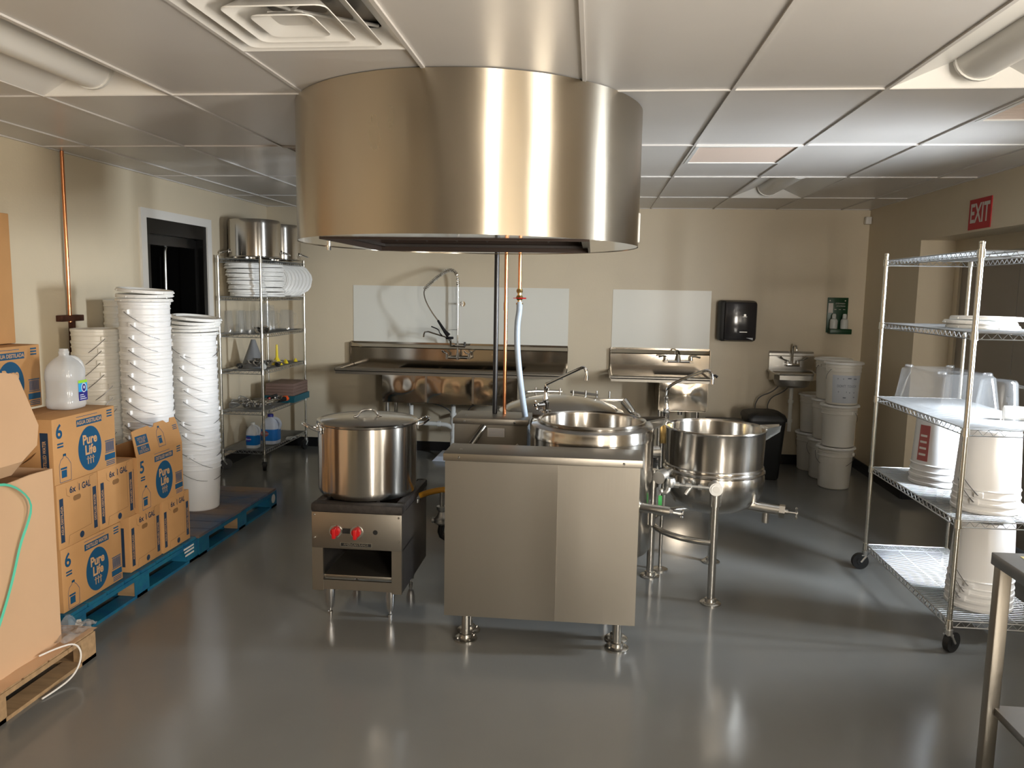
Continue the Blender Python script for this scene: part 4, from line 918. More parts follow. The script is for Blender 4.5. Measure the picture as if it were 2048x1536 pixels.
def long_face(t, o, r, u, w, h, top, num='6'):
    nrm = Vector(r).cross(Vector(u)); o = Vector(o); k1, k2 = nrm*.0008, nrm*.0014
    m = MB(); m.use('ink_blue'); ro, uo = Vector(r), Vector(u)
    cx_, cz = w*.56, h*.415; rx, rz = w*.19, h*.355
    ell = [o+k1+ro*(cx_+rx*math.cos(2*PI*i/40))+uo*(cz+rz*math.sin(2*PI*i/40)) for i in range(40)]; m.add(ell, [tuple(range(40))])
    rectp(m, o+k1, r, u, w*.36, w*.77, h*.80, h*.905)
    m.text(num, h*.30, o+k1+ro*w*.095+uo*h*.79, r, u, bold=.002)
    for i in range(2): rectp(m, o+k1, r, u, w*.06, w*.15, h*(.60-i*.045), h*(.625-i*.045))
    bottle_outline(m, o+k1+ro*w*.16+uo*h*.235, r, u, h*.42)
    for i in range(3): rectp(m, o+k1, r, u, w*.86, w*.95, h*(.93-i*.045), h*(.953-i*.045))
    rectp(m, o+k1, r, u, w*.36, w*.70, h*.945, h*.953)
    # barcode panels
    for i in range(12): rectp(m, o+k1, r, u, w*(.82+i*.0125), w*(.828+i*.0125), h*.27, h*.43)
    rectp(m, o+k1, r, u, w*.81, w*.975, h*.44, h*.455); rectp(m, o+k1, r, u, w*.81, w*.975, h*.25, h*.262)
    rectp(m, o+k1, r, u, w*.80, w*.98, h*.13, h*.225)
    for i in range(3): rectp(m, o+k1, r, u, w*.82, w*.97, h*(.095-i*.028), h*(.108-i*.028))
    m.use('ink_board')
    m.text('Pure', h*.205, o+k2+ro*cx_+uo*(cz+h*.145), r, u, sx=.92, bold=.0022); m.text('Life', h*.205, o+k2+ro*(cx_+.002)+uo*(cz-h*.025), r, u, sx=.92, bold=.0022)
    for i, s_ in ((-1, 1), (0, .8), (1, 1)):                        # three little figures holding hands
        b = cx_+i*w*.042
        rectp(m, o+k2, r, u, b-w*.006, b+w*.006, cz-h*.245, cz-h*.15); rectp(m, o+k2, r, u, b-w*.022, b+w*.022, cz-h*.165, cz-h*.150)
        m.add([o+k2+ro*(b+w*.009*math.cos(2*PI*j/10))+uo*(cz-h*.132+w*.009*math.sin(2*PI*j/10)) for j in range(10)], [tuple(range(10))])
    m.text(top, h*.085, o+k2+ro*w*.565+uo*h*.852, r, u, sx=.78 if len(top) > 14 else .86, bold=.0006)
    m.build('printed_label', None, t, smooth=0)
def end_face(t, o, r, u, w, h):
    nrm = Vector(r).cross(Vector(u)); o = Vector(o); k1, k2 = nrm*.0008, nrm*.0014; ro, uo = Vector(r), Vector(u)
    m = MB(); m.use('ink_navy')
    rectp(m, o+k1, r, u, w*.05, w*.14, h*.10, h*.78); rectp(m, o+k1, r, u, w*.86, w*.95, h*.10, h*.78)
    m.text('6x', h*.14, o+k1+ro*w*.37+uo*h*.86, r, u, bold=.0012); m.text('1 GAL', h*.14, o+k1+ro*w*.66+uo*h*.86, r, u, sx=.8, bold=.0012)
    m.add([o+k1+ro*(w*.55+w*.055*math.cos(2*PI*i/18))+uo*(h*.10+w*.055*math.sin(2*PI*i/18)) for i in range(18)], [tuple(range(18))])
    m.use('cardboard_dark')
    el = []
    for i in range(24):
        a = 2*PI*i/24; el.append(o+k1+ro*(w*.47+(w*.05 if math.cos(a) > 0 else -w*.05)+h*.042*math.cos(a))+uo*(h*.715+h*.042*math.sin(a)))
    m.add(el, [tuple(range(24))])
    for a, b in (((.22,.92),(.23,.80)), ((.23,.80),(.30,.76)), ((.50,.95),(.51,.84)), ((.51,.84),(.54,.80)), ((.80,.97),(.80,.2)), ((.22,.04),(.25,.17)), ((.25,.17),(.80,.2)), ((.80,.97),(.9,.985))):
        p, q = o+k1+ro*w*a[0]+uo*h*a[1], o+k1+ro*w*b[0]+uo*h*b[1]; d = (q-p).normalized(); s_ = d.cross(nrm)*.0009; m.add([p-s_, q-s_, q+s_, p+s_], [(0,1,2,3)])
    m.use('ink_board')
    m.text('AGUA DESTILADA', h*.068, o+k2+ro*w*.095+uo*h*.44, u, -ro, sx=.80, bold=.0004); m.text('DISTILLED WATER', h*.068, o+k2+ro*w*.905+uo*h*.44, u, -ro, sx=.76, bold=.0004)
    m.build('printed_label', None, t, smooth=0)
def side_print(t, o, r, u, w, h):
    nrm = Vector(r).cross(Vector(u)); o = Vector(o); k1, k2 = nrm*.0008, nrm*.0014
    m = MB(); m.use('ink_navy'); rectp(m, o+k1, r, u, w*.80, w*.93, h*.10, h*.80)
    m.use('ink_board'); m.text('DISTILLED WATER', h*.075, o+k2+Vector(r)*w*.865+Vector(u)*h*.45, u, -Vector(r), sx=.74, bold=.0004); m.build('printed_label', None, t, smooth=0)
CW, CD, CH = .470, .310, .312
def case(label, x1, y0, z0, kind, top='DISTILLED WATER', num='6', opened=False, rz=0):
    """kind long: wide printed face to the aisle, kind end: narrow face with hand hole to the aisle"""
    w, d = (CW, CD) if kind == 'long' else (CD-.008, CW-.01)
    t = thing('water_case', label, 'cardboard box', (x1-d/2, y0+w/2, z0), 'printed cases of water on the blue pallet')
    m = MB(); th = .004
    if not opened:
        m.box(x1-d, x1, y0, y0+w, z0+.001, z0+CH, .003)
        m.box(x1-d*.5-.001, x1-d*.5+.001, y0+.01, y0+w-.01, z0+CH, z0+CH+.0006)
        m.build('carton', 'cardboard', t)
    else:
        m.box(x1-th, x1, y0, y0+w, z0+.001, z0+CH); m.box(x1-d, x1-d+th, y0, y0+w, z0+.001, z0+CH); m.box(x1-d+th, x1-th, y0, y0+th, z0+.001, z0+CH); m.box(x1-d+th, x1-th, y0+w-th, y0+w, z0+.001, z0+CH); m.box(x1-d+th, x1-th, y0+th, y0+w-th, z0+.001, z0+.006)
        m.build('carton', 'cardboard', t, smooth=0)
        fl = MB(); fh = .155; lean = -.035
        edge = [(0, 0), (w, 0), (w*.99, fh*.80), (w*.97, fh*.98), (w*.86, fh*1.0), (w*.83, fh*.86), (w*.76, fh*.86), (w*.70, fh*.98), (w*.50, fh*.97), (w*.47, fh*.86), (w*.40, fh*.86), (w*.36, fh*.95), (w*.12, fh*.93), (w*.02, fh*.90)]
        A = [(x1-th+(lean*z/fh), y0+y, z0+CH+z) for y, z in edge]; B = [(p[0]+th, p[1], p[2]) for p in A]; n_ = len(A)
        fl.add(A+B, [tuple(range(n_)), tuple(range(2*n_-1, n_-1, -1))]+[(i, (i+1) % n_, (i+1) % n_+n_, i+n_) for i in range(n_)])
        f = fl.build('top_flap', 'cardboard', t, smooth=0)
        m = MB(); m.use('ink_blue'); s_ = lean/fh
        o_ = Vector((x1+.0012, y0, z0+CH)); uu = Vector((s_, 0, 1)).normalized(); rr = (0, 1, 0)
        rectp(m, o_, rr, uu, w*.05, w*.29, fh*.40, fh*.72); rectp(m, o_, rr, uu, w*.05, w*.29, fh*.08, fh*.36)
        bottle_outline(m, o_+Vector((0, w*.56, 0))+uu*fh*.48, rr, uu, fh*.75)
        for i in range(3): rectp(m, o_, rr, uu, w*.86, w*.96, fh*(.70-i*.07), fh*(.73-i*.07))
        m.use('ink_board'); m.text('DISTILLED', .022, o_+Vector((.0006, w*.17, 0))+uu*fh*.61, rr, uu, sx=.8); m.text('WATER', .022, o_+Vector((.0006, w*.17, 0))+uu*fh*.49, rr, uu, sx=.8)
        m.text('AGUA', .022, o_+Vector((.0006, w*.17, 0))+uu*fh*.28, rr, uu, sx=.8); m.text('DESTILADA', .022, o_+Vector((.0006, w*.17, 0))+uu*fh*.16, rr, uu, sx=.8)
        m.build('printed_flap', None, f, smooth=0)
    R_, U_ = (0, 1, 0), (0, 0, 1)
    if kind == 'long': long_face(t, (x1, y0, z0), R_, U_, w, CH, top, num)
    else: end_face(t, (x1, y0, z0), R_, U_, w, CH)
    if kind == 'end': side_print(t, (x1-d, y0, z0), (1, 0, 0), U_, d, CH)
    else: side_print(t, (x1-d, y0, z0), (1, 0, 0), U_, d, CH)
    return t
Z1, Z2, Z3 = .140, .453, .766
case('water case in the bottom row with the blue oval facing out, nearest the plain carton', -2.455, 3.300, Z1, 'long', 'DISTILLED WATER')
case('water case in the bottom row showing its narrow end, middle of the three', -2.455, 3.845, Z1, 'end')
case('water case in the bottom row showing its narrow end, furthest from the viewer', -2.448, 4.158, Z1, 'end')
case('water case in the middle row showing its narrow end, nearest the plain carton', -2.452, 3.288, Z2, 'end')
case('water case in the middle row showing its narrow end, between its neighbours', -2.455, 3.600, Z2, 'end')
case('torn open water case in the middle row with its printed flap standing up', -2.440, 3.915, Z2, 'long', 'DISTILLED WATER', '5', opened=True)
case('top water case with the blue oval and AGUA DESTILADA banner, under the clear jug', -2.448, 3.276, Z3, 'long', 'AGUA DESTILADA')
# second row of cases behind, against the wall
for z, lab in ((Z1, 'plain sided water case at the foot of the hidden rear stack'), (Z2, 'plain sided water case second up in the hidden rear stack'), (Z3, 'plain sided water case third up in the hidden rear stack')):
    t = thing('water_case', lab, 'cardboard box', (-3.08, 3.42, z), 'printed cases of water on the blue pallet')
    MB().box(-3.24, -2.93, 3.19+.1, 3.66, z+.001, z+CH, .003).build('carton', 'cardboard', t); side_print(t, (-3.24, 3.29, z), (1, 0, 0), (0, 0, 1), .31, CH)
t = case('raised water case at the left edge with its oval half hidden, behind the clear jug', -2.78, 3.19, Z3+CH+.003, 'long', 'AGUA DESTILADA')
t = thing('tall_carton', 'tall plain brown carton at the left edge standing on the raised water case', 'cardboard box', (-3.06, 3.4, Z3+2*CH+.006))
MB().box(-3.22, -2.90, 3.19, 3.655, Z3+2*CH+.006, 2.04, .004).build('carton', 'cardboard', t)

# plain cartons on the raw pallet
t = thing('bulk_carton', 'large plain pale brown carton in the near left corner on the raw wood pallet', 'cardboard box', (-2.65, 2.5, .140))
m = MB(); bx0, bx1, by0, by1, bz0, bz1 = -3.05, -2.272, 2.02, 3.03, .160, .915; th = .006
m.box(bx0, bx0+th, by0, by1, bz0, bz1); m.box(bx0+th, bx1-th, by0, by0+th, bz0, bz1); m.box(bx0+th, bx1-th, by1-th, by1, bz0, bz1); m.box(bx0, bx1, by0, by1, bz0-.019, bz0)
nx, nz = 24, 16; vs = []
for j in range(nz+1):
    for i in range(nx+1):
        a = i/nx; b = j/nz; vs.append((bx1 + .012*math.sin(PI*a)*b*noise.noise(Vector((a*3, b*2, 4)))*2, by0+(by1-by0)*a, bz0+(bz1-bz0)*b+ (.012*noise.noise(Vector((a*6, 0, 9))) if j == nz else 0)))
m.add(vs, [(j*(nx+1)+i, j*(nx+1)+i+1, (j+1)*(nx+1)+i+1, (j+1)*(nx+1)+i) for j in range(nz) for i in range(nx)])
m.add([(v[0]-th, v[1], v[2]) for v in vs], [(j*(nx+1)+i, (j+1)*(nx+1)+i, (j+1)*(nx+1)+i+1, j*(nx+1)+i+1) for j in range(nz) for i in range(nx)])
m.build('carton', 'cardboard_pale', t, smooth=20)
m = MB(); m.box(bx0+.02, bx1-.03, by0+.02, by1-.02, bz1-.045, bz1-.040); m.build('top_flap', 'cardboard_pale', t, smooth=0)
o = MB()
pts = [(-2.30, 2.60, .925), (-2.262, 2.66, .930), (-2.256, 2.76, .918), (-2.25, 2.84, .855), (-2.25, 2.872, .80), (-2.252, 2.85, .74), (-2.256, 2.80, .66), (-2.258, 2.75, .52), (-2.26, 2.66, .35), (-2.262, 2.55, .20)]
hp2 = resample(pts, .03); w = .0055
vs = []
for i, p in enumerate(hp2):
    d = (hp2[min(i+1, len(hp2)-1)]-hp2[max(0, i-1)]).normalized(); nrm = Vector((1, 0, .5)); s_ = d.cross(nrm).normalized()*w; vs += [p-s_, p+s_, p+s_+Vector((.001,0,0)), p-s_+Vector((.001,0,0))]
fs = []
for i in range(len(hp2)-1):
    for a, b in ((0, 1), (1, 2), (2, 3), (3, 0)): fs.append((i*4+a, i*4+b, i*4+4+b, i*4+4+a))
o.add(vs, fs); o = o.build('strap', 'strap_green', at=(-2.26, 2.7, .2)); tag(o, 'loose pale green strapping band lying over the large plain carton', 'strap')
t = thing('octagonal_carton', 'eight sided plain carton lid lying on the large plain carton', 'cardboard box', (-2.6, 2.55, .92))
oct_ = [(2.20, .955), (2.30, .945), (2.85, .945), (2.94, 1.00), (2.955, 1.09), (2.85, 1.32), (2.78, 1.335), (2.30, 1.36), (2.14, 1.12), (2.14, 1.02)]
m = MB(); n_ = len(oct_)
cyc, czc = 2.58, 1.16
front = [(-2.262, cyc+(y-cyc)*.985, czc+.02+(z-czc)*(.90 if z < 1.1 else .985)) for y, z in oct_]; mid = [(-2.31, y, z) for y, z in oct_]; mid = [(-2.315, y, z - (.018 if z < 1.1 else 0)) for y, z in oct_]; back = [(-2.95, y, z-(.018 if z < 1.1 else 0)) for y, z in oct_]
m.add(front+mid+back, [tuple(range(n_)), tuple(reversed(range(2*n_, 3*n_)))]+[(i+k*n_, (i+1) % n_+k*n_, (i+1) % n_+(k+1)*n_, i+(k+1)*n_) for k in range(2) for i in range(n_)])
m.build('lid_body', 'cardboard_pale', t, smooth=20)
m = MB(); m.quad((-2.275, 2.91, .985), (-2.29, 2.965, 1.0), (-2.40, 3.005, .93), (-2.38, 2.93, .925)); m.quad((-2.274, 2.91, .983), (-2.38, 2.93, .923), (-2.40, 3.005, .928), (-2.289, 2.965, .998)); m.build('corner_flap', 'cardboard', t, smooth=0)

# clear gallon jug
t = thing('water_jug', 'nearly empty clear gallon jug with blue and green label on the top water case', 'jug', (-2.605, 3.60, Z3+CH+.002))
jz = Z3+CH+.002; jc = (-2.605, 3.60)
def sq(r, z, k=.72, n=40, c=jc):
    o = []
    for i in range(n):
        a = 2*PI*i/n; ca, sa = math.cos(a), math.sin(a); q = (abs(ca)**3.6+abs(sa)**3.6)**(-1/3.6); o.append((c[0]+r*q*ca, c[1]+r*q*sa, z))
    return o
def rings(m, R_):
    n = len(R_[0]); vs = [p for r in R_ for p in r]; fs = [(k*n+i, k*n+(i+1) % n, (k+1)*n+(i+1) % n, (k+1)*n+i) for k in range(len(R_)-1) for i in range(n)]
    fs.append(tuple(reversed(range(n)))); m.add(vs, fs); return m
R_ = []
for r, z in ((.058, 0), (.072, .006), (.077, .02), (.077, .05), (.0745, .055), (.0745, .14), (.077, .145), (.077, .170), (.074, .195), (.066, .217), (.052, .236), (.036, .252), (.022, .262), (.019, .270), (.021, .278), (.021, .284), (.018, .288), (.018, .298)): R_.append(sq(r, jz+z))
m = MB(); rings(m, R_); m.build('body', 'clear_jug', t, smooth=50)
MB().tube([(-2.600, 3.612, jz+.250), (-2.585, 3.640, jz+.252), (-2.568, 3.662, jz+.232), (-2.560, 3.672, jz+.19), (-2.562, 3.668, jz+.150)], .014, 12, smooth=2).build('handle', 'clear_jug', t)
m = MB(); rings(m, [sq(.070, jz+.006), sq(.072, jz+.035)]); 
m = MB(); X_ = -2.605+.0778; m.use('lime'); rectp(m, (X_, 3.60, jz), (0, 1, 0), (0, 0, 1), -.012, .055, .128, .142); m.use('label_sky'); rectp(m, (X_, 3.60, jz), (0, 1, 0), (0, 0, 1), -.012, .055, .085, .128)
m.use('label_indigo'); rectp(m, (X_, 3.60, jz), (0, 1, 0), (0, 0, 1), -.012, .055, .040, .085)
m.use('bleach_white'); m.add([(X_+.0006, 3.628+.019*math.cos(2*PI*i/20), jz+.104+.024*math.sin(2*PI*i/20)) for i in range(20)], [tuple(range(20))])
m.use('label_indigo'); m.add([(X_+.0012, 3.628+.014*math.cos(2*PI*i/20), jz+.104+.019*math.sin(2*PI*i/20)) for i in range(20)], [tuple(range(20))])
m.use('bleach_white'); m.add([(X_+.0016, 3.628+.006*math.cos(2*PI*i/20), jz+.106+.008*math.sin(2*PI*i/20)) for i in range(20)], [tuple(range(20))])
for i in range(3): rectp(m, (X_+.0006, 3.60, jz), (0, 1, 0), (0, 0, 1), -.004, .045-.01*i, .047+i*.010, .051+i*.010)
m.build('label', None, t, smooth=0)

# ------------------------------------------------------------------ white buckets
def bucket_proto(name, m_, handle=True, droop=-.9, turn=0.0):
    t = thing(name, 'x', 'bucket', (0, 0, 0))
    pr = [(0, 0), (.124, 0), (.130, .006), (.1315, .012), (.1455, .288), (.1505, .290), (.1510, .294), (.1465, .298), (.1475, .325), (.1515, .327), (.152, .331), (.148, .335), (.1485, .352), (.1525, .354), (.1535, .366), (.152, .370), (.1485, .370), (.1465, .36), (.1440, .288), (.128, .014), (0, .010)]
    b = MB().lathe(pr, (0, 0, 0), 40).build('body', m_, t, smooth=40)
    for s in (-1, 1): MB().box(-.020, .020, s*.150-.012, s*.150+.012, .298, .326, .004).build('handle_lug', m_, t)
    if handle:
        pts = []
        for i in range(17):
            a = PI*i/16; pts.append((.172*math.sin(a)*math.cos(droop), -.168*math.cos(a), .312+.172*math.sin(a)*math.sin(droop)))
        pts = [(p[0]+(.0 if 0 < i < 16 else 0), p[1], p[2]) for i, p in enumerate(pts)]
        bl = MB().tube([(0, -.160, .312)] + pts + [(0, .160, .312)], .0019, 5).build('bail', 'wire_dark', t)
    return t
protoW = bucket_proto('plastic_bucket', 'bucket_white', droop=-.62)
protoC = bucket_proto('plastic_bucket', 'bucket_cream', droop=-.8)
used = {protoW: False, protoC: False}
def place(proto, loc, rz, label, group):
    if not used[proto]: used[proto] = True; o = proto; o.location = loc; o.rotation_euler = (0, 0, rz); o['label'] = label
    else: o = copy_tree(proto, loc, rz, label)
    o['group'] = group; return o
def nested(proto, x, y, n, desc, group, rz0, pitch=.0775, lean=(0, 0), z0=.1395, var=.25):
    for i in range(n):
        place(proto, (x+lean[0]*i, y+lean[1]*i, z0+pitch*i), rz0+random.uniform(-var, var), 'white plastic bucket nested in %s, %s' % (desc, nth_up(i, n)), group)
nested(protoW, -2.785, 4.615, 15, 'the tall front stack', 'buckets nested in the tall front stack', -.15)
nested(protoW, -2.735, 5.13, 12, 'the right hand stack', 'buckets nested in the right hand stack', -.35, var=.5, lean=(-.001, 0))
nested(protoC, -3.18, 4.72, 13, 'the short left stack', 'buckets nested in the short left stack', -2.2, pitch=.0755, var=.3)
nested(protoC, -3.20, 5.10, 15, 'the rear stack by the wall', 'buckets nested in the rear stack', .9, var=.3)
# lids
lidp = thing('bucket_lid', 'x', 'lid', (0, 0, 0))
MB().lathe([(0, .004), (.125, .004), (.130, .012), (.146, .012), (.150, .0), (.163, .0), (.1655, .004), (.164, .017), (.160, .020), (.148, .020), (.144, .016), (.132, .016), (.127, .009), (0, .009)], (0, 0, 0), 40)
lidm = MB(); lidm.lathe([(0, .004), (.125, .004), (.130, .012), (.146, .012), (.150, .0), (.163, .0), (.1655, .004), (.164, .017), (.160, .020), (.148, .020), (.144, .016), (.132, .016), (.127, .009), (0, .009)], (0, 0, 0), 40)
m = lidm
for k in range(8):
    a0 = 2*PI*k/8
    for q in range(6):
        a = a0+q*.075; b = a+.075; r0, r1 = .163, .169
        m.add([(r0*math.cos(a), r0*math.sin(a), .002), (r1*math.cos(a), r1*math.sin(a), .003), (r1*math.cos(b), r1*math.sin(b), .003), (r0*math.cos(b), r0*math.sin(b), .002),
               (r0*math.cos(a), r0*math.sin(a), .012), (r1*math.cos(a), r1*math.sin(a), .009), (r1*math.cos(b), r1*math.sin(b), .009), (r0*math.cos(b), r0*math.sin(b), .012)], [(0,1,2,3),(7,6,5,4),(0,4,5,1),(1,5,6,2),(2,6,7,3),(3,7,4,0)])
m.build('disc', 'lid_white', lidp, smooth=35)
used[lidp] = False
def lid(x, y, z, label, group, rx=0, ry=0, rz=0):
    o = place(lidp, (x, y, z), 0, label, group); o.rotation_euler = (rx, ry, rz); return o
for i in range(3): lid(-2.785+.004*i, 4.615, 1.5965+i*.029, 'white lid on top of the tallest bucket stack, %s of three' % ('lowest', 'middle', 'topmost')[i], 'lids on the tallest bucket stack', .03*i, -.02*i, i)
for i in range(5): lid(-2.745+.006*i, 5.13, 1.365+i*.0265, 'white lid on top of the right hand bucket stack, %s of five' % ('lowest', 'second', 'middle', 'fourth', 'topmost')[i], 'lids on the right hand bucket stack', .02, -.05*i*.5, i*.7)

# buckets in the back right corner, lids on, each stack built with closed buckets
def closed(x, y, z, rz, label, group, lidlab):
    place(protoC, (x, y, z), rz, label, group); lid(x, y, z+.3565, lidlab, group.replace('buckets', 'lids'), 0, 0, rz)
g = 'buckets stacked in the right back corner'
for k, (x, y, n, nm) in enumerate(((2.205, 7.11, 3, 'front'), (2.225, 7.48, 3, 'second'), (2.20, 7.82, 2, 'rear'))):
    for i in range(n):
        closed(x + .012*i, y, .0005+i*.3775, (-2.0, .6, 2.2)[i % 3]-.2*k, 'white lidded bucket in the %s corner stack, %s' % (nm, nth_up(i, n)), g, 'lid closing the %s bucket of the %s corner stack' % (nth_up(i, n), nm))
# paper note on the top bucket of the front stack
t = thing('paper_note', 'curved white paper with grey writing taped on the top corner bucket', 'paper', (2.23, 6.96, .76))
m = MB(); cx_, cy_ = 2.229, 7.11; rr0 = .147
vs = []
for j in range(2):
    for i in range(15):
        a = math.radians(218+i*100/14); r = .1345+.0145*((.02+.245*j)/.29); vs.append((cx_+(r+.0012)*math.cos(a), cy_+(r+.0012)*math.sin(a), .7555+.02+.245*j))
m.add(vs, [(i, i+1, i+16, i+15) for i in range(14)]); m.build('sheet', 'paper', t)
m = MB()
def bend(mm, r_, z_lo=.7755):
    for i, v in enumerate(mm.v):
        a = math.radians(268)+v.x/.142; mm.v[i] = Vector((cx_+(r_+.0145*((v.z-.7555)/.29)+.0022)*math.cos(a), cy_+(r_+.0145*((v.z-.7555)/.29)+.0022)*math.sin(a), v.z))
m.text("DON'T  TOUCH", .030, (0, 0, .925), (1, 0, 0), (0, 0, 1), sx=.75, bold=.0008); 
for a, b, z in ((-.08, -.03, .985), (.0, .03, .99), (.05, .08, .985), (-.07, .0, .87), (.02, .07, .865), (-.03, -.005, .82), (.06, .075, .825)): m.box(a, b, 0, 0.0001, z, z+.010)
bend(m, .1345); m.build('handwriting', 'ink_grey', t, smooth=0)

# ------------------------------------------------------------------ wire shelving
def wire_shelf_unit(name, label, x0, x1, y0, y1, levels, ztop, caster_r=.055):
    """wires run along x, the short way; posts at the corners"""
    t = thing(name, label, 'shelving unit', ((x0+x1)/2, (y0+y1)/2, 0))
    for k, (x, y) in enumerate(((x0, y0), (x1, y0), (x0, y1), (x1, y1))):
        m = MB(); m.cyl((x, y, .115), (x, y, ztop), .0127, n=14); z = .2
        while z < ztop-.03: m.cyl((x, y, z), (x, y, z+.0022), .0134, n=14); z += .0254
        m.lathe([(.0127, 0), (.0145, .004), (.013, .012), (0, .014)], (x, y, ztop), 14); m.build('post', 'zinc_post', t)
        a = .6 + k*1.3; dx, dy = math.cos(a)*.03, math.sin(a)*.03
        cs = MB().cyl((x, y, .095), (x, y, .118), .020, n=14)
        cs.box(x+dx*.3-.016, x+dx*.3+.016, y+dy*.3-.016, y+dy*.3+.016, .085, .095, .003)
        d = Vector((math.cos(a), math.sin(a), 0)); s = Vector((-d.y, d.x, 0))
        for q in (-1, 1):
            p = Vector((x, y, .09))+s*q*.019; e = Vector((x, y, .048))+d*.03+s*q*.019; cs.cyl(p, e, .007, n=6)
        cs = cs.build('caster', 'galv', t)
        c0 = Vector((x, y, .0505))+d*.03; MB().cyl(c0-s*.014, c0+s*.014, .050, n=24).cyl(c0-s*.017, c0+s*.017, .022, n=14).build('wheel', 'rubber', cs)
    for z in levels:
        m = MB(); r = .0032
        for (xa, ya, xb, yb) in ((x0, y0, x1, y0), (x0, y1, x1, y1), (x0, y0, x0, y1), (x1, y0, x1, y1)):
            m.cyl((xa, ya, z), (xb, yb, z), r, n=6); m.cyl((xa, ya, z-.030), (xb, yb, z-.030), r, n=6)
            L = math.hypot(xb-xa, yb-ya); n_ = max(4, int(L/.026)); pts = []
            for i in range(n_+1):
                q = .03+(L-.06)*i/n_; pts.append((xa+(xb-xa)*q/L, ya+(yb-ya)*q/L, z-.002 if i % 2 else z-.029))
            m.tube(pts, .0022, 4)
        n_ = int((y1-y0)/.0235)
        for i in range(1, n_): y = y0+(y1-y0)*i/n_; m.cyl((x0, y, z+.002), (x1, y, z+.002), .0021, n=4)
        for q in (.33, .66): m.cyl((x0+(x1-x0)*q, y0, z-.003), (x0+(x1-x0)*q, y1, z-.003), r, n=6)
        m.build('wire_shelf', 'zinc_wire', t)
        for x, y in ((x0, y0), (x1, y0), (x0, y1), (x1, y1)): MB().cyl((x, y, z-.034), (x, y, z+.006), .0185, .0165, n=14).build('corner_collar', 'zinc_post', t)
    return t
LV = [1.945, 1.605, 1.270, .934, .556, .190]
wire_shelf_unit('wire_shelving', 'tall chrome wire shelving on casters in the left back corner, full of kitchen items', -3.385, -2.985, 6.80, 7.86, LV, 1.965)
RV = [1.920, 1.545, 1.095, .655, .160]
wire_shelf_unit('wire_shelving', 'chrome wire shelving on casters at the right edge holding upturned buckets', 1.752, 2.235, 3.775, 4.93, RV, 1.950)

# items: left shelving, second level — lids stacked flat and lids leaning in a row
z = LV[1]+.005
for i in range(15):
    lid(-3.185+.009*math.sin(i*1.9)-.0032*i, 6.985+.008*math.cos(i*2.3), z+i*.0212, 'white lid in the left flat pile on the back shelving, %s' % nth_up(i, 15), 'lids in the left flat pile', .022*math.sin(i*3), .025*math.cos(i*2), i*.6)
for i in range(15):
    lid(-3.155+.011*math.sin(i*1.3), 7.325+.008*math.cos(i*2.9), z+i*.0212, 'white lid in the right flat pile on the back shelving, %s' % nth_up(i, 15), 'lids in the right flat pile', .022*math.sin(i*2), .025*math.cos(i*3), i*.8)
for i in range(7):
    lid(-3.175+.024*i, 7.53+.036*i, z+.160, 'white lid leaning upright in the row on the back shelving, %s' % ('nearest', 'second nearest', 'third nearest', 'middle', 'third from the wall', 'second from the wall', 'next to the wall')[i], 'lids leaning upright in a row', math.radians(70), 0, math.radians(16))
t = thing('plastic_paddle', 'white plastic paddle whose handle sticks out over the shelf edge', 'paddle', (-2.95, 7.60, z)) 
MB().box(-3.02, -2.97, 7.585, 7.640, z, z+.008, .003).box(-2.97, -2.885, 7.592, 7.630, z, z+.008, .003).build('handle', 'lid_white', t)

# third level — clear containers
def clear_tumbler(name, label, cat, x, y, z0, r0, r1, h, handle=False, group=None, mtl='clear_plastic'):
    t = thing(name, label, cat, (x, y, z0), group)
    MB().lathe([(r1+.004, 0), (r1+.004, .006), (r1, .006), (r0+.002, h-.012), (r0-.006, h), (0, h), (0, h-.003), (r0-.008, h-.003), (r0-.001, h-.014), (r1-.003, .004), (r1+.004, 0)], (x, y, z0), 28).build('body', mtl, t)
    if handle: MB().tube([(x+r0, y, z0+h*.85), (x+r0+.045, y, z0+h*.8), (x+r1+.045, y, z0+h*.3), (x+r1-.002, y, z0+h*.2)], .006, 8, smooth=1).build('handle', mtl, t)
    return t
z = LV[2]+.0045
for i, (x, y) in enumerate(((-3.33, 6.87), (-3.235, 6.90), (-3.14, 6.88), (-3.27, 7.02), (-3.15, 7.05))):
    clear_tumbler('clear_cup', 'clear cup turned upside down on the third shelf, %s' % ('far left', 'second from the left', 'third from the left', 'rear left', 'rear right')[i], 'cup', x, y, z, .032, .043, .205, group='clear cups on the third shelf')
for i, (x, y, h, r) in enumerate(((-3.17, 7.30, .27, .06), (-3.20, 7.47, .25, .06), (-3.08, 7.62, .20, .075), (-3.25, 7.66, .19, .06))):
    clear_tumbler('clear_pitcher', 'clear plastic measuring pitcher upside down on the third shelf, %s' % ('nearest and tallest', 'second in line', 'wide one at the right', 'by the back wall')[i], 'pitcher', x, y, z, r*.85, r, h, True, 'clear pitchers on the third shelf')
t = thing('scoop', 'shiny steel scoop lying on the third shelf in front of the clear cups', 'scoop', (-3.04, 6.93, z))
m = MB(); m.lathe([(.002, 0), (.032, .002), (.045, .02), (.050, .055), (.048, .055), (.042, .022), (.03, .006), (.002, .004)], (-3.035, 6.92, z), 24, sx=1.5, sy=.9); m.build('bowl', 'steel_mirror', t)
MB().tube([(-3.05, 6.955, z+.045), (-3.06, 7.06, z+.06), (-3.06, 7.12, z+.04)], .009, 8, smooth=1).build('handle', 'steel_satin', t)

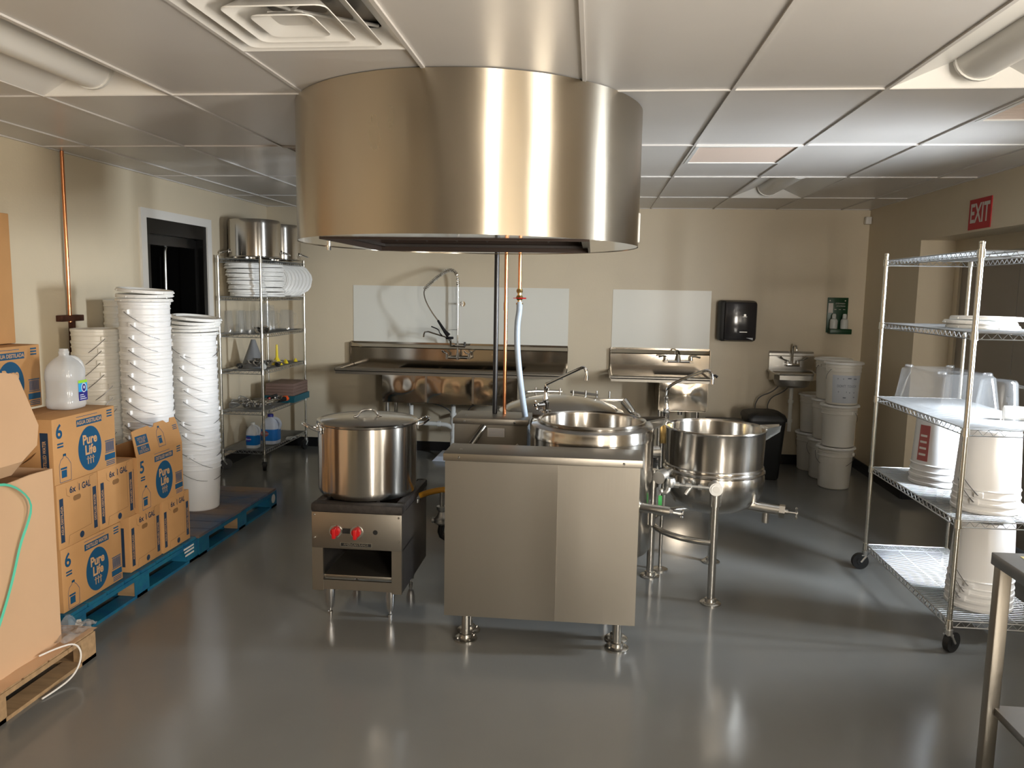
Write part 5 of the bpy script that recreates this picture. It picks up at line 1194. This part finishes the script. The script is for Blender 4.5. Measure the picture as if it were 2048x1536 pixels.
# fourth level — funnels, utensils
z = LV[3]+.0045
t = thing('grey_funnel', 'large grey plastic cone funnel standing upside down on the fourth shelf', 'funnel', (-3.185, 7.02, z))
MB().lathe([(.115, 0), (.118, .003), (.112, .01), (.045, .19), (.020, .265), (.017, .265), (.042, .19), (.108, .01), (.115, 0)], (-3.185, 7.06, z), 28).build('cone', 'grey_plastic', t)
t = thing('yellow_funnel', 'small yellow funnel with a tall stem on the fourth shelf', 'funnel', (-3.10, 7.32, z))
MB().lathe([(.055, 0), (.057, .004), (.050, .012), (.014, .075), (.010, .20), (.007, .20), (.011, .07), (.046, .010), (.055, 0)], (-3.08, 7.36, z), 24).build('cone', 'yellow_plastic', t)
def utensil(name, label, cat, p0, p1, r, head, mt_h='chrome', mt_s='steel_mirror', group='kitchen tools heaped on the shelves'):
    t = thing(name, label, cat, p0, group); p0 = Vector(p0); p1 = Vector(p1); d = (p1-p0).normalized()
    MB().tube([p0, p0*.5+p1*.5+Vector((0,0,.006)), p1], r, 7, smooth=1).build('shaft', mt_s, t)
    if head[0] == 'ladle': MB().lathe([(.002, 0), (.02, .002), (.036, .015), (.042, .034), (.040, .034), (.033, .016), (.018, .005), (.002, .003)], tuple(p1+Vector((0,0,-.012))), 20).build('bowl', mt_h, t)
    elif head[0] == 'whisk':
        u, w = frame_from(d)
        m = MB()
        for i in range(7):
            a = PI*i/7; e = u*math.cos(a)+w*math.sin(a); L = head[1]; m.tube([p1, p1+d*L*.5+e*.026, p1+d*L*.9+e*.030, p1+d*L, p1+d*L*.9-e*.030, p1+d*L*.5-e*.026, p1], .0018, 4, smooth=1)
        m.build('wires', 'zinc_wire', t)
    elif head[0] == 'flat':
        u = d.cross(Vector((0,0,1))).normalized(); m = MB(); L = head[1]; W_ = head[2]
        m.add([p1+u*W_, p1-u*W_, p1-u*W_+d*L, p1+u*W_+d*L, p1+u*W_+Vector((0,0,.003)), p1-u*W_+Vector((0,0,.003)), p1-u*W_+d*L+Vector((0,0,.003)), p1+u*W_+d*L+Vector((0,0,.003))], [(0,1,2,3),(7,6,5,4),(0,4,5,1),(1,5,6,2),(2,6,7,3),(3,7,4,0)]); m.build('blade', mt_h, t)
    elif head[0] == 'grip': MB().cyl(p1, p1+d*head[1], head[2], head[2]*.85, n=12).build('grip', mt_h, t)
    return t
utensil('spatula', 'pale flat spatula at the near left of the fourth shelf', 'spatula', (-3.20, 6.99, z+.05), (-3.26, 6.86, z+.02), .006, ('flat', .07, .03), 'steel_satin')
utensil('ladle', 'shiny ladle lying in the middle of the fourth shelf', 'ladle', (-3.02, 7.20, z+.06), (-3.08, 6.94, z+.035), .005, ('ladle',))
utensil('skimmer', 'dark handled skimmer on the fourth shelf', 'skimmer', (-3.25, 7.15, z+.02), (-3.11, 7.0, z+.075), .007, ('ladle',), 'steel_mirror', 'black_matte')
utensil('serving_spoon', 'long steel spoon across the fourth shelf behind the front post', 'spoon', (-3.2, 7.2, z+.03), (-3.01, 6.90, z+.04), .005, ('ladle',))
o = MB().lathe([(0, 0), (.022, .004), (.030, .02), (.026, .045), (0, .052)], (-3.265, 6.93, z+.0), 20).build('round_knob', 'black_matte', at=(-3.265, 6.93, z)); tag(o, 'round black ball shaped tool end on the fourth shelf', 'kitchen tool')
t = thing('dial_thermometer', 'small white dial thermometer on the fourth shelf beside the front post', 'thermometer', (-3.0, 6.9, z))
MB().cyl((-2.999, 6.86, z+.030), (-2.997, 6.845, z+.033), .027, n=24).build('dial', 'bottle_white', t); MB().cyl((-2.999, 6.862, z+.030), (-3.0, 7.0, z+.02), .004, n=8).build('probe', 'steel_satin', t)
utensil('black_tool', 'black handled tool with a pale collar at the right of the fourth shelf', 'kitchen tool', (-3.06, 7.42, z+.02), (-3.03, 7.28, z+.022), .012, ('grip', .10, .022), 'black_plastic', 'bottle_white')
for i, (x, y) in enumerate(((-3.05, 7.52), (-3.10, 7.62), (-3.04, 7.74))):
    o = MB().lathe([(.020, 0), (.022, .004), (.012, .022), (.006, .034), (0, .036)], (x, y, z), 16).build('yellow_measure', 'yellow_plastic', at=(x, y, z)); tag(o, 'small yellow plastic piece on the fourth shelf, %s' % ('nearest of three', 'middle of three', 'furthest of three')[i], 'kitchen tool', 'small yellow pieces')
# fifth level — teal tray, sleeve boxes, whisks
z = LV[4]+.0045
t = thing('teal_tray', 'shallow teal crate under the brown boxes on the fifth shelf', 'tray', (-3.08, 7.58, z))
m = MB(); m.box(-3.23, -2.92, 7.38, 7.80, z, z+.006)
for a, b, c_, d in ((-3.23, -3.224, 7.38, 7.80), (-2.926, -2.92, 7.38, 7.80), (-3.224, -2.926, 7.38, 7.386), (-3.224, -2.926, 7.794, 7.80)): m.box(a, b, c_, d, z+.006, z+.065)
m.box(-3.24, -2.91, 7.37, 7.38, z+.05, z+.066); m.build('tray_body', 'teal', t)
for i in range(4):
    zz = z+.066+i*.0305; o = MB().box(-3.22+.002*i, -2.93, 7.39, 7.78, zz, zz+.0295, .002).build('brown_box', 'brown_sleeve', at=(-3.07, 7.58, zz)); tag(o, 'flat greyish brown box stacked on the teal crate, %s' % nth_up(i, 4), 'box', 'flat brown boxes on the teal crate')
for i, (a, b, L) in enumerate((((-3.10, 7.05, .05), (-3.26, 6.93, .04), .11), ((-3.16, 7.14, .07), (-3.29, 6.99, .06), .09), ((-3.12, 7.2, .04), (-3.22, 7.02, .075), .12))):
    utensil('whisk', 'wire whisk lying on the fifth shelf, %s' % ('nearest', 'leftmost', 'rearmost')[i], 'whisk', (a[0], a[1], z+a[2]), (b[0], b[1], z+b[2]), .006, ('whisk', L))
utensil('ladle', 'large shiny ladle in the fifth shelf heap left of the front post', 'ladle', (-3.05, 7.18, z+.05), (-3.16, 6.95, z+.025), .005, ('ladle',))
utensil('ladle', 'brassy looking ladle in the fifth shelf heap right of the front post', 'ladle', (-3.0, 7.30, z+.05), (-3.04, 7.06, z+.035), .005, ('ladle',))
utensil('tongs', 'steel tongs across the fifth shelf heap', 'tongs', (-3.22, 6.9, z+.015), (-3.05, 7.0, z+.045), .006, ('flat', .07, .012))
utensil('immersion_blender', 'steel stick blender with black and orange grip on the fifth shelf', 'blender', (-3.09, 7.08, z+.045), (-3.03, 7.24, z+.045), .020, ('grip', .10, .027), 'black_matte', 'steel_satin')
o = MB().cyl((-3.004, 7.335, z+.046), (-2.992, 7.38, z+.046), .027, .025, n=16).build('grip_cap', 'orange', at=(-3.0, 7.35, z+.02)); tag(o, 'bright orange tool end on the fifth shelf in front of the teal crate', 'kitchen tool')
utensil('peeler', 'small tool with a red handle in the fifth shelf heap', 'kitchen tool', (-3.12, 7.26, z+.06), (-3.07, 7.14, z+.075), .005, ('grip', .07, .011), 'red_knob')
utensil('black_tool', 'black handled tool in the fifth shelf heap', 'kitchen tool', (-3.2, 7.10, z+.03), (-3.10, 7.16, z+.07), .006, ('grip', .10, .014), 'black_matte')
for i, (a, b) in enumerate((((-3.05, 7.02, .03), (-3.20, 6.88, .035)), ((-3.22, 7.05, .07), (-3.13, 6.88, .05)), ((-2.99, 7.12, .07), (-3.08, 6.90, .03)), ((-3.28, 7.12, .03), (-3.22, 6.95, .06)), ((-3.05, 7.38, .05), (-3.00, 7.18, .07)))):
    utensil('ladle', 'chrome ladle in the fifth shelf heap, %s' % ('lying lowest', 'resting on top', 'nearest the front post', 'at the far left', 'behind the front post')[i], 'ladle', (a[0], a[1], z+a[2]), (b[0], b[1], z+b[2]), .005, ('ladle',))
zz4 = LV[3]+.0045
for i, (a, b) in enumerate((((-3.26, 7.1, .05), (-3.14, 6.92, .06)), ((-3.0, 7.3, .03), (-3.05, 7.08, .05)), ((-3.18, 7.0, .08), (-3.06, 6.86, .055)))):
    utensil('serving_spoon', 'steel spoon in the fourth shelf heap, %s' % ('leaning left', 'right of the front post', 'nearest the front')[i], 'spoon', (a[0], a[1], zz4+a[2]), (b[0], b[1], zz4+b[2]), .006, ('ladle',))
# bottom level — detergents
z = LV[5]+.0045
def jug(name, label, cat, x, y, r, h, body, lab, cap, text=None, rz=0, liquid=None):
    t = thing(name, label, cat, (x, y, z)); R_ = []
    for f, q in ((.78, 0), (.97, .02), (1, .06), (1, .30), (1, .55), (.97, .62), (.86, .72), (.62, .82), (.36, .88), (.26, .90), (.25, .93)): R_.append(sq(r*f*.84, z+h*q, c=(x, y)))
    m = MB(); rings(m, R_); m.build('body', body, t, smooth=50)
    MB().tube([(x+.3*r, y-.0, z+h*.87), (x+.75*r, y, z+h*.84), (x+1.02*r, y, z+h*.70), (x+.92*r, y, z+h*.55), (x+.7*r, y, z+h*.5)], r*.15, 10, smooth=2).build('handle', body, t)
    MB().lathe([(0, 0), (r*.30, 0), (r*.28, h*.09), (0, h*.095)], (x, y, z+h*.91), 18).build('cap', cap, t)
    R2 = [sq(r*.84*1.012, z+h*.14, c=(x, y)), sq(r*.84*1.012, z+h*.52, c=(x, y))]; n = 40
    m = MB(); m.use(lab); m.add(R2[0]+R2[1], [(i, (i+1) % n, (i+1) % n+n, i+n) for i in range(n)])
    if text: 
        m.use('label_indigo' if text != 'C' else 'red_print'); q = [(x-.25*r+.40*r*math.cos(2*PI*i/24), y-r*.84*1.02-.004, z+h*.38+.10*h*math.sin(2*PI*i/24)) for i in range(24)]; m.add(q, [tuple(range(24))])
        m.use('bottle_white'); m.text('CLOROX' if text == 'C' else 'Dawn', r*.21 if text == 'C' else r*.32, (x-.25*r, y-r*.84*1.02-.0055, z+h*.38), (1, 0, 0), (0, 0, 1), bold=.0004)
    m.build('label', None, t, smooth=50); return t
jug('bleach_jug', 'white bleach jug with blue label on the bottom shelf', 'jug', -3.06, 7.13, .098, .290, 'bleach_white', 'label_blue', 'label_indigo', 'C')
jug('soap_bottle', 'blue dish soap bottle left of the bleach jug on the bottom shelf', 'bottle', -3.135, 6.90, .068, .245, 'clear_jug', 'soap_blue', 'bottle_white', 'D')
m = MB(); 
for q in range(5): m.tube([(-2.99+.012*q, 7.33, z+.004), (-3.0+.012*q, 7.38+.01*q, z+.018), (-2.985+.014*q, 7.44, z+.004)], .007, 6, smooth=1)
o = m.build('crumpled_rag', 'bottle_white', at=(-2.98, 7.38, z)); tag(o, 'small crumpled white cloth on the bottom shelf right of the bleach', 'cloth')

# ------------------------------------------------------------------ right shelving contents
protoR = bucket_proto('plastic_bucket', 'bucket_white', droop=-.75); used[protoR] = False
def upturned(x, y, z, n, desc, rz=0, show=None):
    for i in range(n):
        o = place(protoR, (x, y, z+.3705+.020*i if False else z+.3705+.036*i), rz+.4*i, 'upturned white bucket %s, %s' % (desc, 'outermost' if i == n-1 else 'innermost' if i == 0 else 'middle one'), 'upturned buckets on the right shelving')
        o.rotation_euler = (PI, 0, rz+.1*i)
upturned(1.985, 4.02, RV[3]+.005, 2, 'at the front of the right unit middle shelf', 2.4)
upturned(1.985, 4.55, RV[3]+.005, 2, 'behind on the right unit middle shelf', .4)
upturned(1.995, 4.02, RV[4]+.005, 3, 'on the right unit bottom shelf', 2.2)
m = MB(); cx2, cy2 = 1.985, 4.55; m.use('red_print')
zz0 = RV[3]+.0055+.036
def bpatch(m, a0, a1, z0, z1, k=.001, nn=8):
    vs = []
    for j in range(2):
        zq = (z0, z1)[j]; r = .1315+(.1455-.1315)*(1-(zq-zz0-.08)/.28) + k
        for i in range(nn+1):
            a = math.radians(a0+(a1-a0)*i/nn); vs.append((cx2+r*math.cos(a), cy2+r*math.sin(a), zq))
    m.add(vs, [(i, i+1, i+nn+2, i+nn+1) for i in range(nn)])
bpatch(m, 196, 222, zz0+.10, zz0+.30, .003)
m.use('strap_white')
for i in range(4): bpatch(m, 200, 217, zz0+.13+i*.035, zz0+.142+i*.035, .0042)
o = m.build('red_sticker', None, at=(cx2, cy2, zz0)); tag(o, 'faded red printed sticker on the side of the rear upturned bucket', 'sticker')
t = thing('clear_storage_bin', 'long clear plastic bin upside down on the third shelf of the right unit', 'storage bin', (1.98, 4.56, RV[2]+.005))
z0 = RV[2]+.005; m = MB()
def rrect(cx_, cy_, hx, hy, r, z, n=6):
    o = []
    for sx, sy, a0 in ((1, 1, 0), (-1, 1, 90), (-1, -1, 180), (1, -1, 270)):
        for q in range(n+1): a = math.radians(a0+q*90/n); o.append((cx_+sx*(hx-r)+r*math.cos(a), cy_+sy*(hy-r)+r*math.sin(a), z))
    return o
Rr = [rrect(1.985, 4.56, .185, .30, .04, z0), rrect(1.985, 4.56, .183, .298, .04, z0+.012), rrect(1.985, 4.56, .172, .285, .04, z0+.014), rrect(1.985, 4.56, .155, .265, .05, z0+.185), rrect(1.985, 4.56, .14, .25, .05, z0+.20)]
n = len(Rr[0]); m.add([p for r in Rr for p in r], [(k*n+i, k*n+(i+1) % n, (k+1)*n+(i+1) % n, (k+1)*n+i) for k in range(4) for i in range(n)]+[tuple(range(4*n, 5*n))]); m.build('bin_body', 'clear_plastic', t, smooth=40)
m = MB()
for x, y in ((1.87, 4.34), (2.10, 4.34), (1.87, 4.78), (2.10, 4.78)): m.lathe([(.022, -.002), (.022, .008), (.016, .012), (0, .012)], (x, y, z0+.20), 14)
m.build('corner_foot', 'clear_plastic', t)
clear_tumbler('clear_pitcher', 'big clear measuring jug upside down at the front of the right shelving', 'pitcher', 1.955, 3.93, z0, .078, .098, .215, False, mtl='clear_plastic')
J = [o for o in bpy.data.objects if o.name.startswith('clear_pitcher')][-1]
MB().tube([(2.03, 3.90, z0+.19), (2.06, 3.89, z0+.185), (2.09, 3.88, z0+.13), (2.08, 3.88, z0+.04), (2.05, 3.89, z0+.03)], .007, 8).build('handle', 'clear_plastic', J)
t = thing('white_tube', 'short thick white plastic tube lying on the third shelf of the right unit', 'tube', (2.15, 4.0, z0))
MB().tube([(2.075, 4.10, z0+.036), (2.45, 4.00, z0+.036)], .034, 24).build('tube_body', 'bucket_cream', t)
z1_ = RV[1]+.005
for i in range(3): lid((1.965, 1.955, 1.99)[i]+.02, 4.20+.01*i, z1_+.0205*i, 'white lid on the second shelf of the right unit, %s' % ('lowest of three', 'middle of three', 'topmost of three')[i], 'lids on the right shelving', .02*i, .015, i*1.1)
# small pale plastic clip hanging by the bottom shelf
# ------------------------------------------------------------------ waste bins by the back wall
def bin_(label, x0, x1, y0, y1, h, lidh):
    t = thing('waste_bin', label, 'trash bin', ((x0+x1)/2, (y0+y1)/2, 0))
    cx_, cy_, hx, hy = (x0+x1)/2, (y0+y1)/2, (x1-x0)/2, (y1-y0)/2
    Rr = [rrect(cx_, cy_, hx*.72, hy*.8, .03, .001), rrect(cx_, cy_, hx*.78, hy*.86, .035, .02), rrect(cx_, cy_, hx*.98, hy*.98, .04, h-.02), rrect(cx_, cy_, hx*1.0, hy*1.0, .04, h)]
    n = len(Rr[0]); m = MB(); m.add([p for r in Rr for p in r], [(k*n+i, k*n+(i+1) % n, (k+1)*n+(i+1) % n, (k+1)*n+i) for k in range(3) for i in range(n)]+[tuple(reversed(range(n)))]); m.build('bin_body', 'black_matte', t)
    Rr = [rrect(cx_, cy_, hx*1.04, hy*1.04, .045, h-.012), rrect(cx_, cy_, hx*1.04, hy*1.04, .045, h+.012), rrect(cx_, cy_, hx*.96, hy*.96, .06, h+lidh*.7), rrect(cx_, cy_, hx*.70, hy*.70, .06, h+lidh)]
    m = MB(); m.add([p for r in Rr for p in r], [(k*n+i, k*n+(i+1) % n, (k+1)*n+(i+1) % n, (k+1)*n+i) for k in range(3) for i in range(n)]+[tuple(range(3*n, 4*n))]); m.build('lid', 'black_matte', t)
    return t
bin_('tall black plastic waste bin between the tri-leg kettle and the corner buckets', 1.455, 1.80, 7.22, 7.62, .565, .06)
bin_('lower dark bin with flat lid behind the tri-leg kettle', 1.10, 1.42, 7.15, 7.45, .53, .022)

# ------------------------------------------------------------------ steel work table in the near right corner
t = thing('work_table', 'stainless work table with square legs at the near right corner', 'table', (1.9, 2.0, 0))
tx0, tx1, ty0, ty1 = 1.318, 2.45, 1.35, 2.600
MB().box(tx0, tx1, ty0, ty1, .842, .882, .003).build('table_top', 'table_edge', t)
MB().box(tx0+.03, tx1-.03, ty0+.03, ty1-.03, .345, .372, .002).build('lower_shelf', 'table_edge', t)
for x, y in ((tx0+.006, ty1-.050), (tx1-.046, ty1-.050), (tx0+.006, ty0+.01), (tx1-.046, ty0+.01)):
    lg = MB().box(x, x+.040, y, y+.040, .02, .845, .004).build('leg', 'steel_flat', t); MB().lathe([(0, 0), (.016, 0), (.018, .012), (.012, .022), (0, .022)], (x+.02, y+.02, 0), 14).build('foot', 'black_matte', lg)
o = MB().box(1.385, 1.47, 2.45, 2.56, .883, .8842).build('sticky_note', 'sticky_yellow', at=(1.42, 2.5, .883)); tag(o, 'pale yellow paper note on the stainless work table top', 'paper')
t = thing('white_basin', 'round white plastic basin on the lower shelf of the work table', 'basin', (1.60, 2.42, .373))
MB().lathe([(0, 0), (.12, 0), (.13, .01), (.17, .13), (.185, .135), (.188, .145), (.182, .15), (.165, .142), (.122, .014), (0, .01)], (1.62, 2.36, .3725), 40).build('body', 'bucket_white', t)
